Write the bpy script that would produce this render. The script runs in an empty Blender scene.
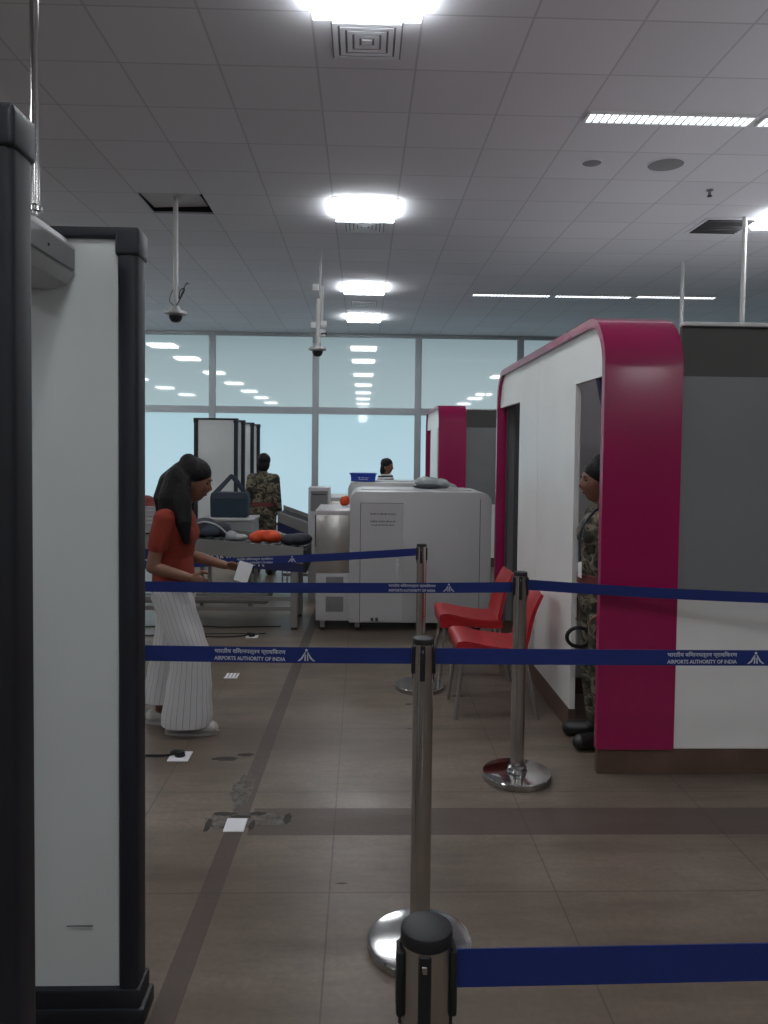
import bpy, bmesh, math, random
from mathutils import Vector, Matrix, Euler
random.seed(7)
PI = math.pi
R = math.radians
SC = bpy.context.scene
COL = SC.collection

# ------------------------------------------------------------------ materials
def mat(name, col, rough=0.5, metal=0.0, spec=0.5, emit=None, estr=1.0, var=0.0, vscale=8.0, bump=0.0, bscale=60.0, coat=0.0):
    m = bpy.data.materials.new(name)
    m.use_nodes = True
    nt = m.node_tree
    b = nt.nodes['Principled BSDF']
    c = tuple(col) + (1,)
    b.inputs['Base Color'].default_value = c
    b.inputs['Roughness'].default_value = rough
    b.inputs['Metallic'].default_value = metal
    b.inputs['Specular IOR Level'].default_value = spec
    b.inputs['Coat Weight'].default_value = coat
    b.inputs['Coat Roughness'].default_value = 0.1
    if emit is not None:
        b.inputs['Emission Color'].default_value = tuple(emit) + (1,)
        b.inputs['Emission Strength'].default_value = estr
    if var > 0 or bump > 0:
        tc = nt.nodes.new('ShaderNodeTexCoord')
        nz = nt.nodes.new('ShaderNodeTexNoise')
        nz.inputs['Scale'].default_value = vscale
        nz.inputs['Detail'].default_value = 5
        nt.links.new(tc.outputs['Object'], nz.inputs['Vector'])
        if var > 0:
            mr = nt.nodes.new('ShaderNodeMapRange')
            mr.inputs['From Min'].default_value = 0.3
            mr.inputs['From Max'].default_value = 0.7
            mr.inputs['To Min'].default_value = 1 - var
            mr.inputs['To Max'].default_value = 1 + var
            nt.links.new(nz.outputs['Fac'], mr.inputs['Value'])
            mx = nt.nodes.new('ShaderNodeVectorMath')
            mx.operation = 'SCALE'
            mx.inputs[0].default_value = tuple(col)
            nt.links.new(mr.outputs['Result'], mx.inputs['Scale'])
            nt.links.new(mx.outputs['Vector'], b.inputs['Base Color'])
        if bump > 0:
            n2 = nt.nodes.new('ShaderNodeTexNoise')
            n2.inputs['Scale'].default_value = bscale
            nt.links.new(tc.outputs['Object'], n2.inputs['Vector'])
            bp = nt.nodes.new('ShaderNodeBump')
            bp.inputs['Strength'].default_value = bump
            bp.inputs['Distance'].default_value = 0.01
            nt.links.new(n2.outputs['Fac'], bp.inputs['Height'])
            nt.links.new(bp.outputs['Normal'], b.inputs['Normal'])
    return m

def camo(name, cols):
    m = mat(name, (0.1, 0.1, 0.1), 0.85)
    nt = m.node_tree
    tc = nt.nodes.new('ShaderNodeTexCoord')
    mp = nt.nodes.new('ShaderNodeMapping')
    mp.inputs['Scale'].default_value = (1, 1, 1.6)
    nz = nt.nodes.new('ShaderNodeTexNoise')
    nz.inputs['Scale'].default_value = 9
    nz.inputs['Detail'].default_value = 2
    nz.inputs['Distortion'].default_value = 0.8
    cr = nt.nodes.new('ShaderNodeValToRGB')
    cr.color_ramp.interpolation = 'CONSTANT'
    e = cr.color_ramp.elements
    e[0].position = 0; e[0].color = cols[0] + (1,)
    e[1].position = 0.44; e[1].color = cols[1] + (1,)
    for p, c in ((0.52, cols[2]), (0.6, cols[0]), (0.66, cols[1])):
        k = e.new(p); k.color = c + (1,)
    nt.links.new(tc.outputs['Object'], mp.inputs['Vector'])
    nt.links.new(mp.outputs['Vector'], nz.inputs['Vector'])
    nt.links.new(nz.outputs['Fac'], cr.inputs['Fac'])
    nt.links.new(cr.outputs['Color'], nt.nodes['Principled BSDF'].inputs['Base Color'])
    return m

def N(nt, t, **kw):
    n = nt.nodes.new(t)
    for k, v in kw.items(): setattr(n, k, v)
    return n

def math_node(nt, op, a, b=None, c=None):
    n = nt.nodes.new('ShaderNodeMath'); n.operation = op
    for i, v in enumerate((a, b, c)):
        if v is None: continue
        if isinstance(v, (int, float)): n.inputs[i].default_value = v
        else: nt.links.new(v, n.inputs[i])
    return n.outputs[0]

def mixc(nt, fac, a, b):
    n = nt.nodes.new('ShaderNodeMix'); n.data_type = 'RGBA'
    if isinstance(fac, (int, float)): n.inputs['Factor'].default_value = fac
    else: nt.links.new(fac, n.inputs['Factor'])
    for s, v in (('A', a), ('B', b)):
        i = [k for k in n.inputs if k.name == s and k.type == 'RGBA'][0]
        if isinstance(v, tuple): i.default_value = v + (1,)
        else: nt.links.new(v, i)
    return [k for k in n.outputs if k.type == 'RGBA'][0]

M = {}
M['steel'] = mat('brushed steel', (0.50, 0.475, 0.45), 0.24, 1.0, var=0.05)
M['chrome'] = mat('polished steel', (0.42, 0.415, 0.41), 0.12, 1.0)
M['hood'] = mat('satin steel sheet', (0.58, 0.565, 0.54), 0.3, 1.0, var=0.06)
M['black'] = mat('black plastic', (0.012, 0.012, 0.014), 0.5, spec=0.35)
M['blackmatte'] = mat('black rubber', (0.01, 0.01, 0.011), 0.7)
M['navy'] = mat('navy belt webbing', (0.0025, 0.017, 0.145), 0.75, bump=0.15, bscale=400)
M['print'] = mat('white print', (0.55, 0.57, 0.62), 0.7)
M['gatedark'] = mat('dark blue grey plastic', (0.008, 0.009, 0.015), 0.5, var=0.1)
M['gatewhite'] = mat('off white laminate', (0.64, 0.665, 0.66), 0.45, var=0.03, vscale=2)
M['gategrey'] = mat('grey plastic housing', (0.42, 0.42, 0.43), 0.45)
M['gateface'] = mat('dark grey fascia', (0.16, 0.165, 0.17), 0.4)
M['magenta'] = mat('magenta gloss panel', (0.30, 0.008, 0.075), 0.22, coat=0.2, var=0.05, vscale=3)
M['white'] = mat('white painted panel', (0.66, 0.66, 0.65), 0.4, var=0.03, vscale=2)
M['whitedoor'] = mat('white booth panel', (0.80, 0.79, 0.77), 0.35, var=0.03, vscale=2)
M['greypane'] = mat('dark grey acrylic pane', (0.19, 0.198, 0.202), 0.3, var=0.05, vscale=2)
M['darkpane'] = mat('dark header panel', (0.06, 0.058, 0.054), 0.5)
M['innergrey'] = mat('booth inner wall', (0.66, 0.66, 0.66), 0.5)
M['curtaingrey'] = mat('grey curtain cloth', (0.10, 0.10, 0.105), 0.9)
M['curtainnavy'] = mat('dark violet curtain cloth', (0.03, 0.02, 0.06), 0.9)
M['wood'] = mat('brown wood skirting', (0.105, 0.062, 0.044), 0.45, var=0.25, vscale=5)
M['red'] = mat('red moulded plastic', (0.36, 0.010, 0.015), 0.35, var=0.04)
M['leg'] = mat('grey tube metal', (0.34, 0.33, 0.32), 0.35, 0.8)
M['machine'] = mat('light grey powder coat', (0.41, 0.405, 0.41), 0.4, var=0.02, vscale=3)
M['seam'] = mat('dark seam', (0.06, 0.06, 0.065), 0.7)
M['grille'] = mat('grey vent grille', (0.19, 0.19, 0.19), 0.6)
M['convgrey'] = mat('grey metal side plate', (0.22, 0.215, 0.21), 0.4, 0.3)
M['convnavy'] = mat('dark navy panel', (0.010, 0.014, 0.07), 0.4)
M['convletter'] = mat('pale lettering', (0.5, 0.51, 0.56), 0.6)
M['belt'] = mat('black conveyor belt', (0.015, 0.016, 0.018), 0.6)
M['tray'] = mat('grey plastic tray', (0.27, 0.28, 0.29), 0.5)
M['bluetray'] = mat('blue plastic tray', (0.012, 0.05, 0.40), 0.4)
M['tote'] = mat('dark teal canvas', (0.016, 0.035, 0.055), 0.8, bump=0.2)
M['totehandle'] = mat('dark slate strap', (0.04, 0.05, 0.075), 0.7)
M['orange'] = mat('orange cloth', (0.62, 0.06, 0.012), 0.7, bump=0.5, bscale=25)
M['darkbag'] = mat('charcoal cloth', (0.022, 0.024, 0.036), 0.8, bump=0.3, bscale=30)
M['silverbag'] = mat('pale grey cloth', (0.30, 0.31, 0.32), 0.6, bump=0.3)
M['plasticwrap'] = mat('grey plastic wrap', (0.30, 0.33, 0.33), 0.25, bump=0.8, bscale=22)
M['redbrown'] = mat('red brown cloth', (0.16, 0.03, 0.022), 0.8, bump=0.3)
M['paper'] = mat('white paper', (0.85, 0.85, 0.86), 0.7)
M['plate'] = mat('white socket plate', (0.80, 0.80, 0.83), 0.5)
M['skin'] = mat('brown skin', (0.20, 0.092, 0.055), 0.5, var=0.06)
M['skin2'] = mat('deep brown skin', (0.19, 0.085, 0.055), 0.5, var=0.06)
M['hair'] = mat('black hair', (0.006, 0.005, 0.006), 0.62, spec=0.25, bump=0.5, bscale=45)
M['tee'] = mat('rust orange cotton', (0.215, 0.021, 0.008), 0.85, var=0.1, bump=0.25, bscale=14)
M['eye'] = mat('eye', (0.03, 0.02, 0.018), 0.2)
M['lip'] = mat('lip', (0.13, 0.045, 0.035), 0.5)
M['shoe'] = mat('off white shoe', (0.40, 0.39, 0.37), 0.6)
M['sole'] = mat('pale sole', (0.30, 0.29, 0.28), 0.7)
M['boot'] = mat('black boot leather', (0.012, 0.012, 0.012), 0.35)
M['camo'] = camo('camouflage cloth', ((0.014, 0.015, 0.010), (0.065, 0.057, 0.034), (0.17, 0.145, 0.10)))
M['beltred'] = mat('maroon webbing', (0.12, 0.02, 0.02), 0.7)
M['alu'] = mat('grey aluminium mullion', (0.34, 0.37, 0.39), 0.45, 0.2)
M['whitepipe'] = mat('white painted pipe', (0.50, 0.50, 0.50), 0.5)
M['ventgrey'] = mat('white louvre paint', (0.62, 0.62, 0.66), 0.5)
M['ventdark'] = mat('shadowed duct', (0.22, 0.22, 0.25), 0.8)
M['wallgrey'] = mat('grey wall paint', (0.30, 0.31, 0.32), 0.8, var=0.05, vscale=1)
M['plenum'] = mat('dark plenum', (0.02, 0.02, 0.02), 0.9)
M['spk'] = mat('speaker grille', (0.20, 0.20, 0.21), 0.7)
M['tile'] = mat('loose mineral tile', (0.50, 0.495, 0.50), 0.9)
M['lightframe'] = mat('light frame', (0.7, 0.7, 0.7), 0.5)
M['glow'] = mat('lit tube cover', (0.9, 0.9, 0.9), 0.5, emit=(0.93, 0.97, 1.0), estr=31)
M['glowdim'] = mat('lit centre tray', (0.9, 0.9, 0.9), 0.5, emit=(1.0, 0.93, 0.95), estr=4)
M['strip'] = mat('lit strip louvre', (0.9, 0.9, 0.9), 0.5, emit=(0.85, 0.92, 1.0), estr=3.2)
M['ledred'] = mat('red lamp lens', (0.35, 0.03, 0.03), 0.4)
M['display'] = mat('black display', (0.015, 0.015, 0.02), 0.2)
M['crack'] = mat('broken screed', (0.12, 0.108, 0.095), 0.9, var=0.45, vscale=28, bump=1.0, bscale=40)
M['crackdark'] = mat('dark chipped edge', (0.04, 0.034, 0.03), 0.95, var=0.3, vscale=30)

def striped(name, base, line, n, w):
    m = mat(name, base, 0.8)
    nt = m.node_tree
    uv = N(nt, 'ShaderNodeUVMap')
    sp = N(nt, 'ShaderNodeSeparateXYZ')
    nt.links.new(uv.outputs['UV'], sp.inputs[0])
    f = math_node(nt, 'FRACT', math_node(nt, 'MULTIPLY', sp.outputs['X'], n))
    k = math_node(nt, 'LESS_THAN', f, w)
    nt.links.new(mixc(nt, k, base, line), nt.nodes['Principled BSDF'].inputs['Base Color'])
    return m
M['trousers'] = striped('white trousers with thin stripes', (0.56, 0.55, 0.55), (0.27, 0.28, 0.33), 24, 0.10)

def top_stripes():
    m = mat('black and white striped cloth', (0.5, 0.5, 0.5), 0.8)
    nt = m.node_tree
    tc = N(nt, 'ShaderNodeTexCoord')
    sp = N(nt, 'ShaderNodeSeparateXYZ')
    nt.links.new(tc.outputs['Object'], sp.inputs[0])
    f = math_node(nt, 'FRACT', math_node(nt, 'MULTIPLY', sp.outputs['Z'], 22))
    k = math_node(nt, 'LESS_THAN', f, 0.5)
    nt.links.new(mixc(nt, k, (0.65, 0.65, 0.68), (0.02, 0.02, 0.025)), nt.nodes['Principled BSDF'].inputs['Base Color'])
    return m
M['striped_top'] = top_stripes()

def floor_mat():
    m = mat('worn brown grey stone floor', (0.2, 0.18, 0.16), 0.3, spec=0.2)
    nt = m.node_tree
    b = nt.nodes['Principled BSDF']
    tc = N(nt, 'ShaderNodeTexCoord')
    sp = N(nt, 'ShaderNodeSeparateXYZ')
    nt.links.new(tc.outputs['Object'], sp.inputs[0])
    X, Y = sp.outputs['X'], sp.outputs['Y']
    n1 = N(nt, 'ShaderNodeTexNoise'); n1.inputs['Scale'].default_value = 1.1; n1.inputs['Detail'].default_value = 6
    mp = N(nt, 'ShaderNodeMapping'); mp.inputs['Scale'].default_value = (0.55, 1.9, 1)
    nt.links.new(tc.outputs['Object'], mp.inputs['Vector']); nt.links.new(mp.outputs['Vector'], n1.inputs['Vector'])
    n2 = N(nt, 'ShaderNodeTexNoise'); n2.inputs['Scale'].default_value = 45; n2.inputs['Detail'].default_value = 4
    nt.links.new(tc.outputs['Object'], n2.inputs['Vector'])
    k1 = N(nt, 'ShaderNodeMapRange'); k1.inputs['From Min'].default_value = 0.3; k1.inputs['From Max'].default_value = 0.7
    nt.links.new(n1.outputs['Fac'], k1.inputs['Value'])
    c = mixc(nt, k1.outputs['Result'], (0.118, 0.087, 0.066), (0.232, 0.185, 0.146))
    n5 = N(nt, 'ShaderNodeTexNoise'); n5.inputs['Scale'].default_value = 2.2; n5.inputs['Detail'].default_value = 8; n5.inputs['Roughness'].default_value = 0.65
    mp5 = N(nt, 'ShaderNodeMapping'); mp5.inputs['Scale'].default_value = (0.9, 4.5, 1); mp5.inputs['Location'].default_value = (3.7, 1.9, 0)
    nt.links.new(tc.outputs['Object'], mp5.inputs['Vector']); nt.links.new(mp5.outputs['Vector'], n5.inputs['Vector'])
    k5 = N(nt, 'ShaderNodeMapRange'); k5.inputs['From Min'].default_value = 0.45; k5.inputs['From Max'].default_value = 0.75
    k5.inputs['To Max'].default_value = 0.55
    nt.links.new(n5.outputs['Fac'], k5.inputs['Value'])
    c = mixc(nt, k5.outputs['Result'], c, (0.072, 0.055, 0.043))
    k2 = N(nt, 'ShaderNodeMapRange'); k2.inputs['From Min'].default_value = 0.35; k2.inputs['From Max'].default_value = 0.7
    k2.inputs['To Min'].default_value = 0.0; k2.inputs['To Max'].default_value = 0.35
    nt.links.new(n2.outputs['Fac'], k2.inputs['Value'])
    c = mixc(nt, k2.outputs['Result'], c, (0.093, 0.078, 0.066))
    # dark inlaid bands
    ax = math_node(nt, 'LESS_THAN', math_node(nt, 'ABSOLUTE', math_node(nt, 'SUBTRACT', Y, 3.172)), 0.118)
    ax = math_node(nt, 'MULTIPLY', ax, math_node(nt, 'GREATER_THAN', X, -0.45))
    # the long strip drifts slightly to the right with distance
    cx = math_node(nt, 'MULTIPLY_ADD', Y, 0.02, -0.569)
    ay = math_node(nt, 'LESS_THAN', math_node(nt, 'ABSOLUTE', math_node(nt, 'SUBTRACT', X, cx)), 0.037)
    band = math_node(nt, 'MAXIMUM', ax, ay)
    c = mixc(nt, math_node(nt, 'MULTIPLY', band, 0.75), c, (0.070, 0.050, 0.044))
    # slab joints
    def joint(v, off, w):
        f = math_node(nt, 'FRACT', math_node(nt, 'DIVIDE', math_node(nt, 'SUBTRACT', v, off), 0.8))
        f = math_node(nt, 'ABSOLUTE', math_node(nt, 'SUBTRACT', f, 0.5))
        return math_node(nt, 'GREATER_THAN', f, 0.5 - w)
    j = math_node(nt, 'MAXIMUM', joint(X, -0.1, 0.004), joint(Y, 2.65, 0.004))
    c = mixc(nt, math_node(nt, 'MULTIPLY', j, 0.5), c, (0.037, 0.031, 0.028))
    # scattered stains
    n3 = N(nt, 'ShaderNodeTexNoise'); n3.inputs['Scale'].default_value = 9.0; n3.inputs['Detail'].default_value = 8
    nt.links.new(tc.outputs['Object'], n3.inputs['Vector'])
    st = N(nt, 'ShaderNodeMapRange'); st.inputs['From Min'].default_value = 0.35; st.inputs['From Max'].default_value = 0.95
    st.inputs['To Max'].default_value = 0.35
    nt.links.new(n3.outputs['Fac'], st.inputs['Value'])
    c = mixc(nt, st.outputs['Result'], c, (0.075, 0.062, 0.052))
    nt.links.new(c, b.inputs['Base Color'])
    n4 = N(nt, 'ShaderNodeTexNoise'); n4.inputs['Scale'].default_value = 1.7; n4.inputs['Detail'].default_value = 2
    nt.links.new(tc.outputs['Object'], n4.inputs['Vector'])
    rr = N(nt, 'ShaderNodeMapRange'); rr.inputs['From Min'].default_value = 0.1; rr.inputs['From Max'].default_value = 0.9
    rr.inputs['To Min'].default_value = 0.24; rr.inputs['To Max'].default_value = 0.44
    nt.links.new(n4.outputs['Fac'], rr.inputs['Value'])
    rg = math_node(nt, 'MULTIPLY_ADD', band, 0.12, rr.outputs['Result'])
    nt.links.new(rg, b.inputs['Roughness'])
    bp = N(nt, 'ShaderNodeBump'); bp.inputs['Strength'].default_value = 0.08; bp.inputs['Distance'].default_value = 0.01
    nt.links.new(n2.outputs['Fac'], bp.inputs['Height']); nt.links.new(bp.outputs['Normal'], b.inputs['Normal'])
    return m
M['floor'] = floor_mat()

def ceil_mat():
    m = mat('grey mineral ceiling tiles', (0.5, 0.5, 0.5), 0.85, spec=0.2)
    nt = m.node_tree
    b = nt.nodes['Principled BSDF']
    tc = N(nt, 'ShaderNodeTexCoord')
    sp = N(nt, 'ShaderNodeSeparateXYZ'); nt.links.new(tc.outputs['Object'], sp.inputs[0])
    def line(v, off, w):
        f = math_node(nt, 'FRACT', math_node(nt, 'DIVIDE', math_node(nt, 'SUBTRACT', v, off), 0.6))
        f = math_node(nt, 'ABSOLUTE', math_node(nt, 'SUBTRACT', f, 0.5))
        return math_node(nt, 'GREATER_THAN', f, 0.5 - w)
    j = math_node(nt, 'MAXIMUM', line(sp.outputs['X'], 0.3, 0.012), line(sp.outputs['Y'], 4.21, 0.011))
    wn = N(nt, 'ShaderNodeTexWhiteNoise'); wn.noise_dimensions = '2D'
    cb = N(nt, 'ShaderNodeCombineXYZ')
    nt.links.new(math_node(nt, 'FLOOR', math_node(nt, 'DIVIDE', math_node(nt, 'SUBTRACT', sp.outputs['X'], 0.3), 0.6)), cb.inputs[0])
    nt.links.new(math_node(nt, 'FLOOR', math_node(nt, 'DIVIDE', math_node(nt, 'SUBTRACT', sp.outputs['Y'], 4.21), 0.6)), cb.inputs[1])
    nt.links.new(cb.outputs[0], wn.inputs['Vector'])
    c = mixc(nt, wn.outputs['Value'], (0.605, 0.605, 0.645), (0.65, 0.65, 0.69))
    c = mixc(nt, math_node(nt, 'MULTIPLY', j, 0.36), c, (0.2, 0.2, 0.21))
    nt.links.new(c, b.inputs['Base Color'])
    return m
M['ceiling'] = ceil_mat()

def glass_mat():
    m = mat('frosted daylit glass', (0.05, 0.07, 0.075), 0.03, spec=0.55)
    nt = m.node_tree
    b = nt.nodes['Principled BSDF']
    tc = N(nt, 'ShaderNodeTexCoord')
    sp = N(nt, 'ShaderNodeSeparateXYZ'); nt.links.new(tc.outputs['Object'], sp.inputs[0])
    r = N(nt, 'ShaderNodeValToRGB')  # daylight and the grey ceiling's reflection higher up are put into this glow
    e = r.color_ramp.elements
    e[0].position = 0.0; e[0].color = (0.42, 0.60, 0.68, 1)
    e[1].position = 1.0; e[1].color = (0.20, 0.27, 0.29, 1)
    for p, c in ((0.3, (0.42, 0.60, 0.68, 1)), (0.57, (0.38, 0.56, 0.63, 1)), (0.63, (0.33, 0.43, 0.455, 1)), (0.88, (0.27, 0.35, 0.375, 1))):
        k = e.new(p); k.color = c
    nt.links.new(math_node(nt, 'DIVIDE', sp.outputs['Z'], 3.89), r.inputs['Fac'])
    nt.links.new(r.outputs['Color'], b.inputs['Emission Color'])
    b.inputs['Emission Strength'].default_value = 1.0
    return m
M['glass'] = glass_mat()

# ------------------------------------------------------------------ mesh helpers
def box(bm, lo, hi, bev=0.0, seg=2, rot=None, piv=None):
    lo, hi = Vector(lo), Vector(hi)
    c = (lo + hi) / 2; s = hi - lo
    r = bmesh.ops.create_cube(bm, size=1)
    vs = r['verts']
    for v in vs:
        v.co = Vector((v.co.x * s.x, v.co.y * s.y, v.co.z * s.z)) + c
    if bev > 0:
        es = {e for v in vs for e in v.link_edges}
        g = bmesh.ops.bevel(bm, geom=list(es), offset=bev, segments=seg, profile=0.5, affect='EDGES', clamp_overlap=True)
        vs = list({v for f in g['faces'] for v in f.verts} | {v for v in vs if v.is_valid})
    if rot is not None:
        bmesh.ops.rotate(bm, verts=vs, cent=Vector(piv) if piv is not None else c, matrix=rot)
    return vs

def cyl(bm, p0, p1, r0, r1=None, seg=20, caps=True):
    p0, p1 = Vector(p0), Vector(p1)
    r1 = r0 if r1 is None else r1
    d = p1 - p0
    q = Vector((0, 0, 1)).rotation_difference(d.normalized()).to_matrix().to_4x4() if d.length > 1e-9 else Matrix()
    mtx = Matrix.Translation((p0 + p1) / 2) @ q
    bmesh.ops.create_cone(bm, cap_ends=caps, segments=seg, radius1=r0, radius2=r1, depth=d.length, matrix=mtx)

def ball(bm, c, r, rot=None, u=20, v=14):
    if isinstance(r, (int, float)): r = (r, r, r)
    m = Matrix.Translation(Vector(c)) @ (rot.to_4x4() if rot is not None else Matrix()) @ Matrix.Diagonal((r[0], r[1], r[2], 1))
    return bmesh.ops.create_uvsphere(bm, u_segments=u, v_segments=v, radius=1, matrix=m)['verts']

def lathe(bm, prof, c=(0, 0, 0), seg=40):
    c = Vector(c)
    rings = []
    for r, z in prof:
        if r < 1e-6: rings.append([bm.verts.new(c + Vector((0, 0, z)))])
        else: rings.append([bm.verts.new(c + Vector((r * math.cos(2 * PI * i / seg), r * math.sin(2 * PI * i / seg), z))) for i in range(seg)])
    for a, b in zip(rings, rings[1:]):
        for i in range(seg):
            j = (i + 1) % seg
            if len(a) == 1 and len(b) == 1: continue
            if len(a) == 1: bm.faces.new((a[0], b[j], b[i]))
            elif len(b) == 1: bm.faces.new((a[i], a[j], b[0]))
            else: bm.faces.new((a[i], a[j], b[j], b[i]))

def prism(bm, pts, axis, a, b):
    """polygon extruded along an axis; pts are the two remaining coordinates in order"""
    def mk(p, t):
        return {'x': (t, p[0], p[1]), 'y': (p[0], t, p[1]), 'z': (p[0], p[1], t)}[axis]
    A = [bm.verts.new(mk(p, a)) for p in pts]
    B = [bm.verts.new(mk(p, b)) for p in pts]
    bm.faces.new(A); bm.faces.new(B[::-1])
    n = len(pts)
    for i in range(n):
        j = (i + 1) % n
        bm.faces.new((A[i], B[i], B[j], A[j]))

def tube(bm, pts, r, seg=10):
    pts = [Vector(p) for p in pts]
    rings = []
    prev = None
    for i, p in enumerate(pts):
        t = (pts[min(i + 1, len(pts) - 1)] - pts[max(i - 1, 0)]).normalized()
        if prev is None:
            n = t.orthogonal().normalized()
        else:
            n = (prev - t * prev.dot(t)).normalized()
        prev = n
        bn = t.cross(n)
        rr = r[i] if isinstance(r, (list, tuple)) else r
        rings.append([bm.verts.new(p + (n * math.cos(2 * PI * k / seg) + bn * math.sin(2 * PI * k / seg)) * rr) for k in range(seg)])
    for a, b in zip(rings, rings[1:]):
        for k in range(seg):
            bm.faces.new((a[k], a[(k + 1) % seg], b[(k + 1) % seg], b[k]))
    bm.faces.new(rings[0][::-1]); bm.faces.new(rings[-1])

def spline(pts, n=8):
    pts = [Vector(p) for p in pts]
    P = [pts[0] * 2 - pts[1]] + pts + [pts[-1] * 2 - pts[-2]]
    out = []
    for i in range(1, len(P) - 2):
        for k in range(n):
            t = k / n
            a, b, c, d = P[i - 1], P[i], P[i + 1], P[i + 2]
            out.append(0.5 * ((2 * b) + (c - a) * t + (2 * a - 5 * b + 4 * c - d) * t * t + (3 * b - a - 3 * c + d) * t ** 3))
    out.append(pts[-1])
    return out

def loft(bm, rings, seg=28, caps=True):
    """rings: (cx,cy,cz, rx, ry) ellipses in horizontal planes; writes u round the ring into the uv map"""
    uvl = bm.loops.layers.uv.verify()
    R_ = []
    for cx, cy, cz, rx, ry in rings:
        R_.append([bm.verts.new((cx + rx * math.cos(2 * PI * i / seg), cy + ry * math.sin(2 * PI * i / seg), cz)) for i in range(seg)])
    for k, (a, b) in enumerate(zip(R_, R_[1:])):
        for i in range(seg):
            j = (i + 1) % seg
            f = bm.faces.new((a[i], a[j], b[j], b[i]))
            for l, u in zip(f.loops, (i, i + 1, i + 1, i)):
                l[uvl].uv = (u / seg, 0)
    if caps:
        bm.faces.new(R_[0][::-1]); bm.faces.new(R_[-1])

def new_bm(): return bmesh.new()

def finish(bm, name, material, parent=None, smooth=None, world=False):
    bmesh.ops.recalc_face_normals(bm, faces=bm.faces)
    if world and parent is not None:
        bmesh.ops.translate(bm, verts=bm.verts, vec=-(parent_base(parent)))
    me = bpy.data.meshes.new(name)
    bm.to_mesh(me); bm.free()
    me.materials.append(material)
    o = bpy.data.objects.new(name, me)
    COL.objects.link(o)
    if smooth is not None:
        for p in me.polygons: p.use_smooth = True
        if smooth < 180:
            me.set_sharp_from_angle(angle=R(smooth))
    if parent is not None: o.parent = parent
    return o

def parent_base(p):
    v = Vector(p.location)
    while p.parent is not None:
        p = p.parent; v += Vector(p.location)
    return v

def part(name, build, material, parent=None, smooth=35, world=False):
    bm = new_bm(); build(bm)
    return finish(bm, name, material, parent, smooth, world)

def tag(o, label, cat, group=None, kind=None):
    o['label'] = label; o['category'] = cat
    if group: o['group'] = group
    if kind: o['kind'] = kind
    return o

def thing(name, label, cat, loc=(0, 0, 0), rz=0, group=None):
    o = bpy.data.objects.new(name, None)
    o.empty_display_size = 0.1
    COL.objects.link(o)
    o.location = loc; o.rotation_euler = (0, 0, rz)
    return tag(o, label, cat, group)

def struct(name, build, material, smooth=None):
    o = part(name, build, material, None, smooth)
    o['kind'] = 'structure'
    return o

def copy_tree(o, parent=None):
    c = o.copy(); COL.objects.link(c)
    if parent is not None: c.parent = parent
    for ch in [k for k in o.children]:
        copy_tree(ch, c)
    return c

def clone(o, loc, label, rz=None, scale=None, group=None):
    c = copy_tree(o)
    c.location = loc
    c['label'] = label
    if rz is not None: c.rotation_euler = (0, 0, rz)
    if scale is not None: c.scale = scale
    if group: c['group'] = group
    return c

TMP = bpy.data.scenes.new('scratch')
def baked(o):
    TMP.collection.objects.link(o)
    vl = TMP.view_layers[0]
    vl.update()
    dg = vl.depsgraph
    me = bpy.data.meshes.new_from_object(o.evaluated_get(dg))
    TMP.collection.objects.unlink(o)
    return me

def remeshed(bm, voxel, it=4, fac=0.5):
    """closed overlapping pieces -> one continuous smooth skin"""
    bmesh.ops.recalc_face_normals(bm, faces=bm.faces)
    me = bpy.data.meshes.new('tmp'); bm.to_mesh(me); bm.free()
    o = bpy.data.objects.new('tmp', me)
    md = o.modifiers.new('r', 'REMESH'); md.mode = 'VOXEL'; md.voxel_size = voxel
    if it:
        s = o.modifiers.new('s', 'SMOOTH'); s.iterations = it; s.factor = fac
    out = baked(o)
    bpy.data.objects.remove(o); bpy.data.meshes.remove(me)
    for p in out.polygons: p.use_smooth = True
    return out

def mesh_obj(name, me, material, parent=None):
    me.name = name
    me.materials.clear(); me.materials.append(material)
    o = bpy.data.objects.new(name, me); COL.objects.link(o)
    if parent is not None: o.parent = parent
    return o

def text_mesh(body, size, width=None, bold=0.0):
    cu = bpy.data.curves.new('t', 'FONT')
    cu.body = body; cu.size = size; cu.align_x = 'CENTER'; cu.align_y = 'CENTER'
    cu.extrude = 0.0004; cu.offset = bold
    cu.resolution_u = 3
    o = bpy.data.objects.new('t', cu)
    me = baked(o)
    bpy.data.objects.remove(o); bpy.data.curves.remove(cu)
    if width and len(me.vertices):
        xs = [v.co.x for v in me.vertices]
        k = width / max(1e-6, max(xs) - min(xs))
        for v in me.vertices: v.co.x *= k
    return me

# ------------------------------------------------------------------ camera
cam_d = bpy.data.cameras.new('camera')
cam = bpy.data.objects.new('camera', cam_d); COL.objects.link(cam)
cam_d.sensor_fit = 'VERTICAL'; cam_d.sensor_height = 24; cam_d.lens = 24 * 770 / 1024
cam_d.clip_start = 0.02; cam_d.clip_end = 200
cam_d.shift_y = -31 / 1024
psi, pit, roll = R(1.62), R(2.2), R(0.66)
fw = Vector((math.sin(psi) * math.cos(pit), math.cos(psi) * math.cos(pit), -math.sin(pit)))
rt = Vector((math.cos(psi), -math.sin(psi), 0)); up = rt.cross(fw)
Rv = rt * math.cos(roll) + up * math.sin(roll); Uv = up * math.cos(roll) - rt * math.sin(roll)
cam.matrix_world = Matrix(((Rv.x, Uv.x, -fw.x, 0), (Rv.y, Uv.y, -fw.y, 0), (Rv.z, Uv.z, -fw.z, 1.55), (0, 0, 0, 1)))
SC.camera = cam

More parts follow.
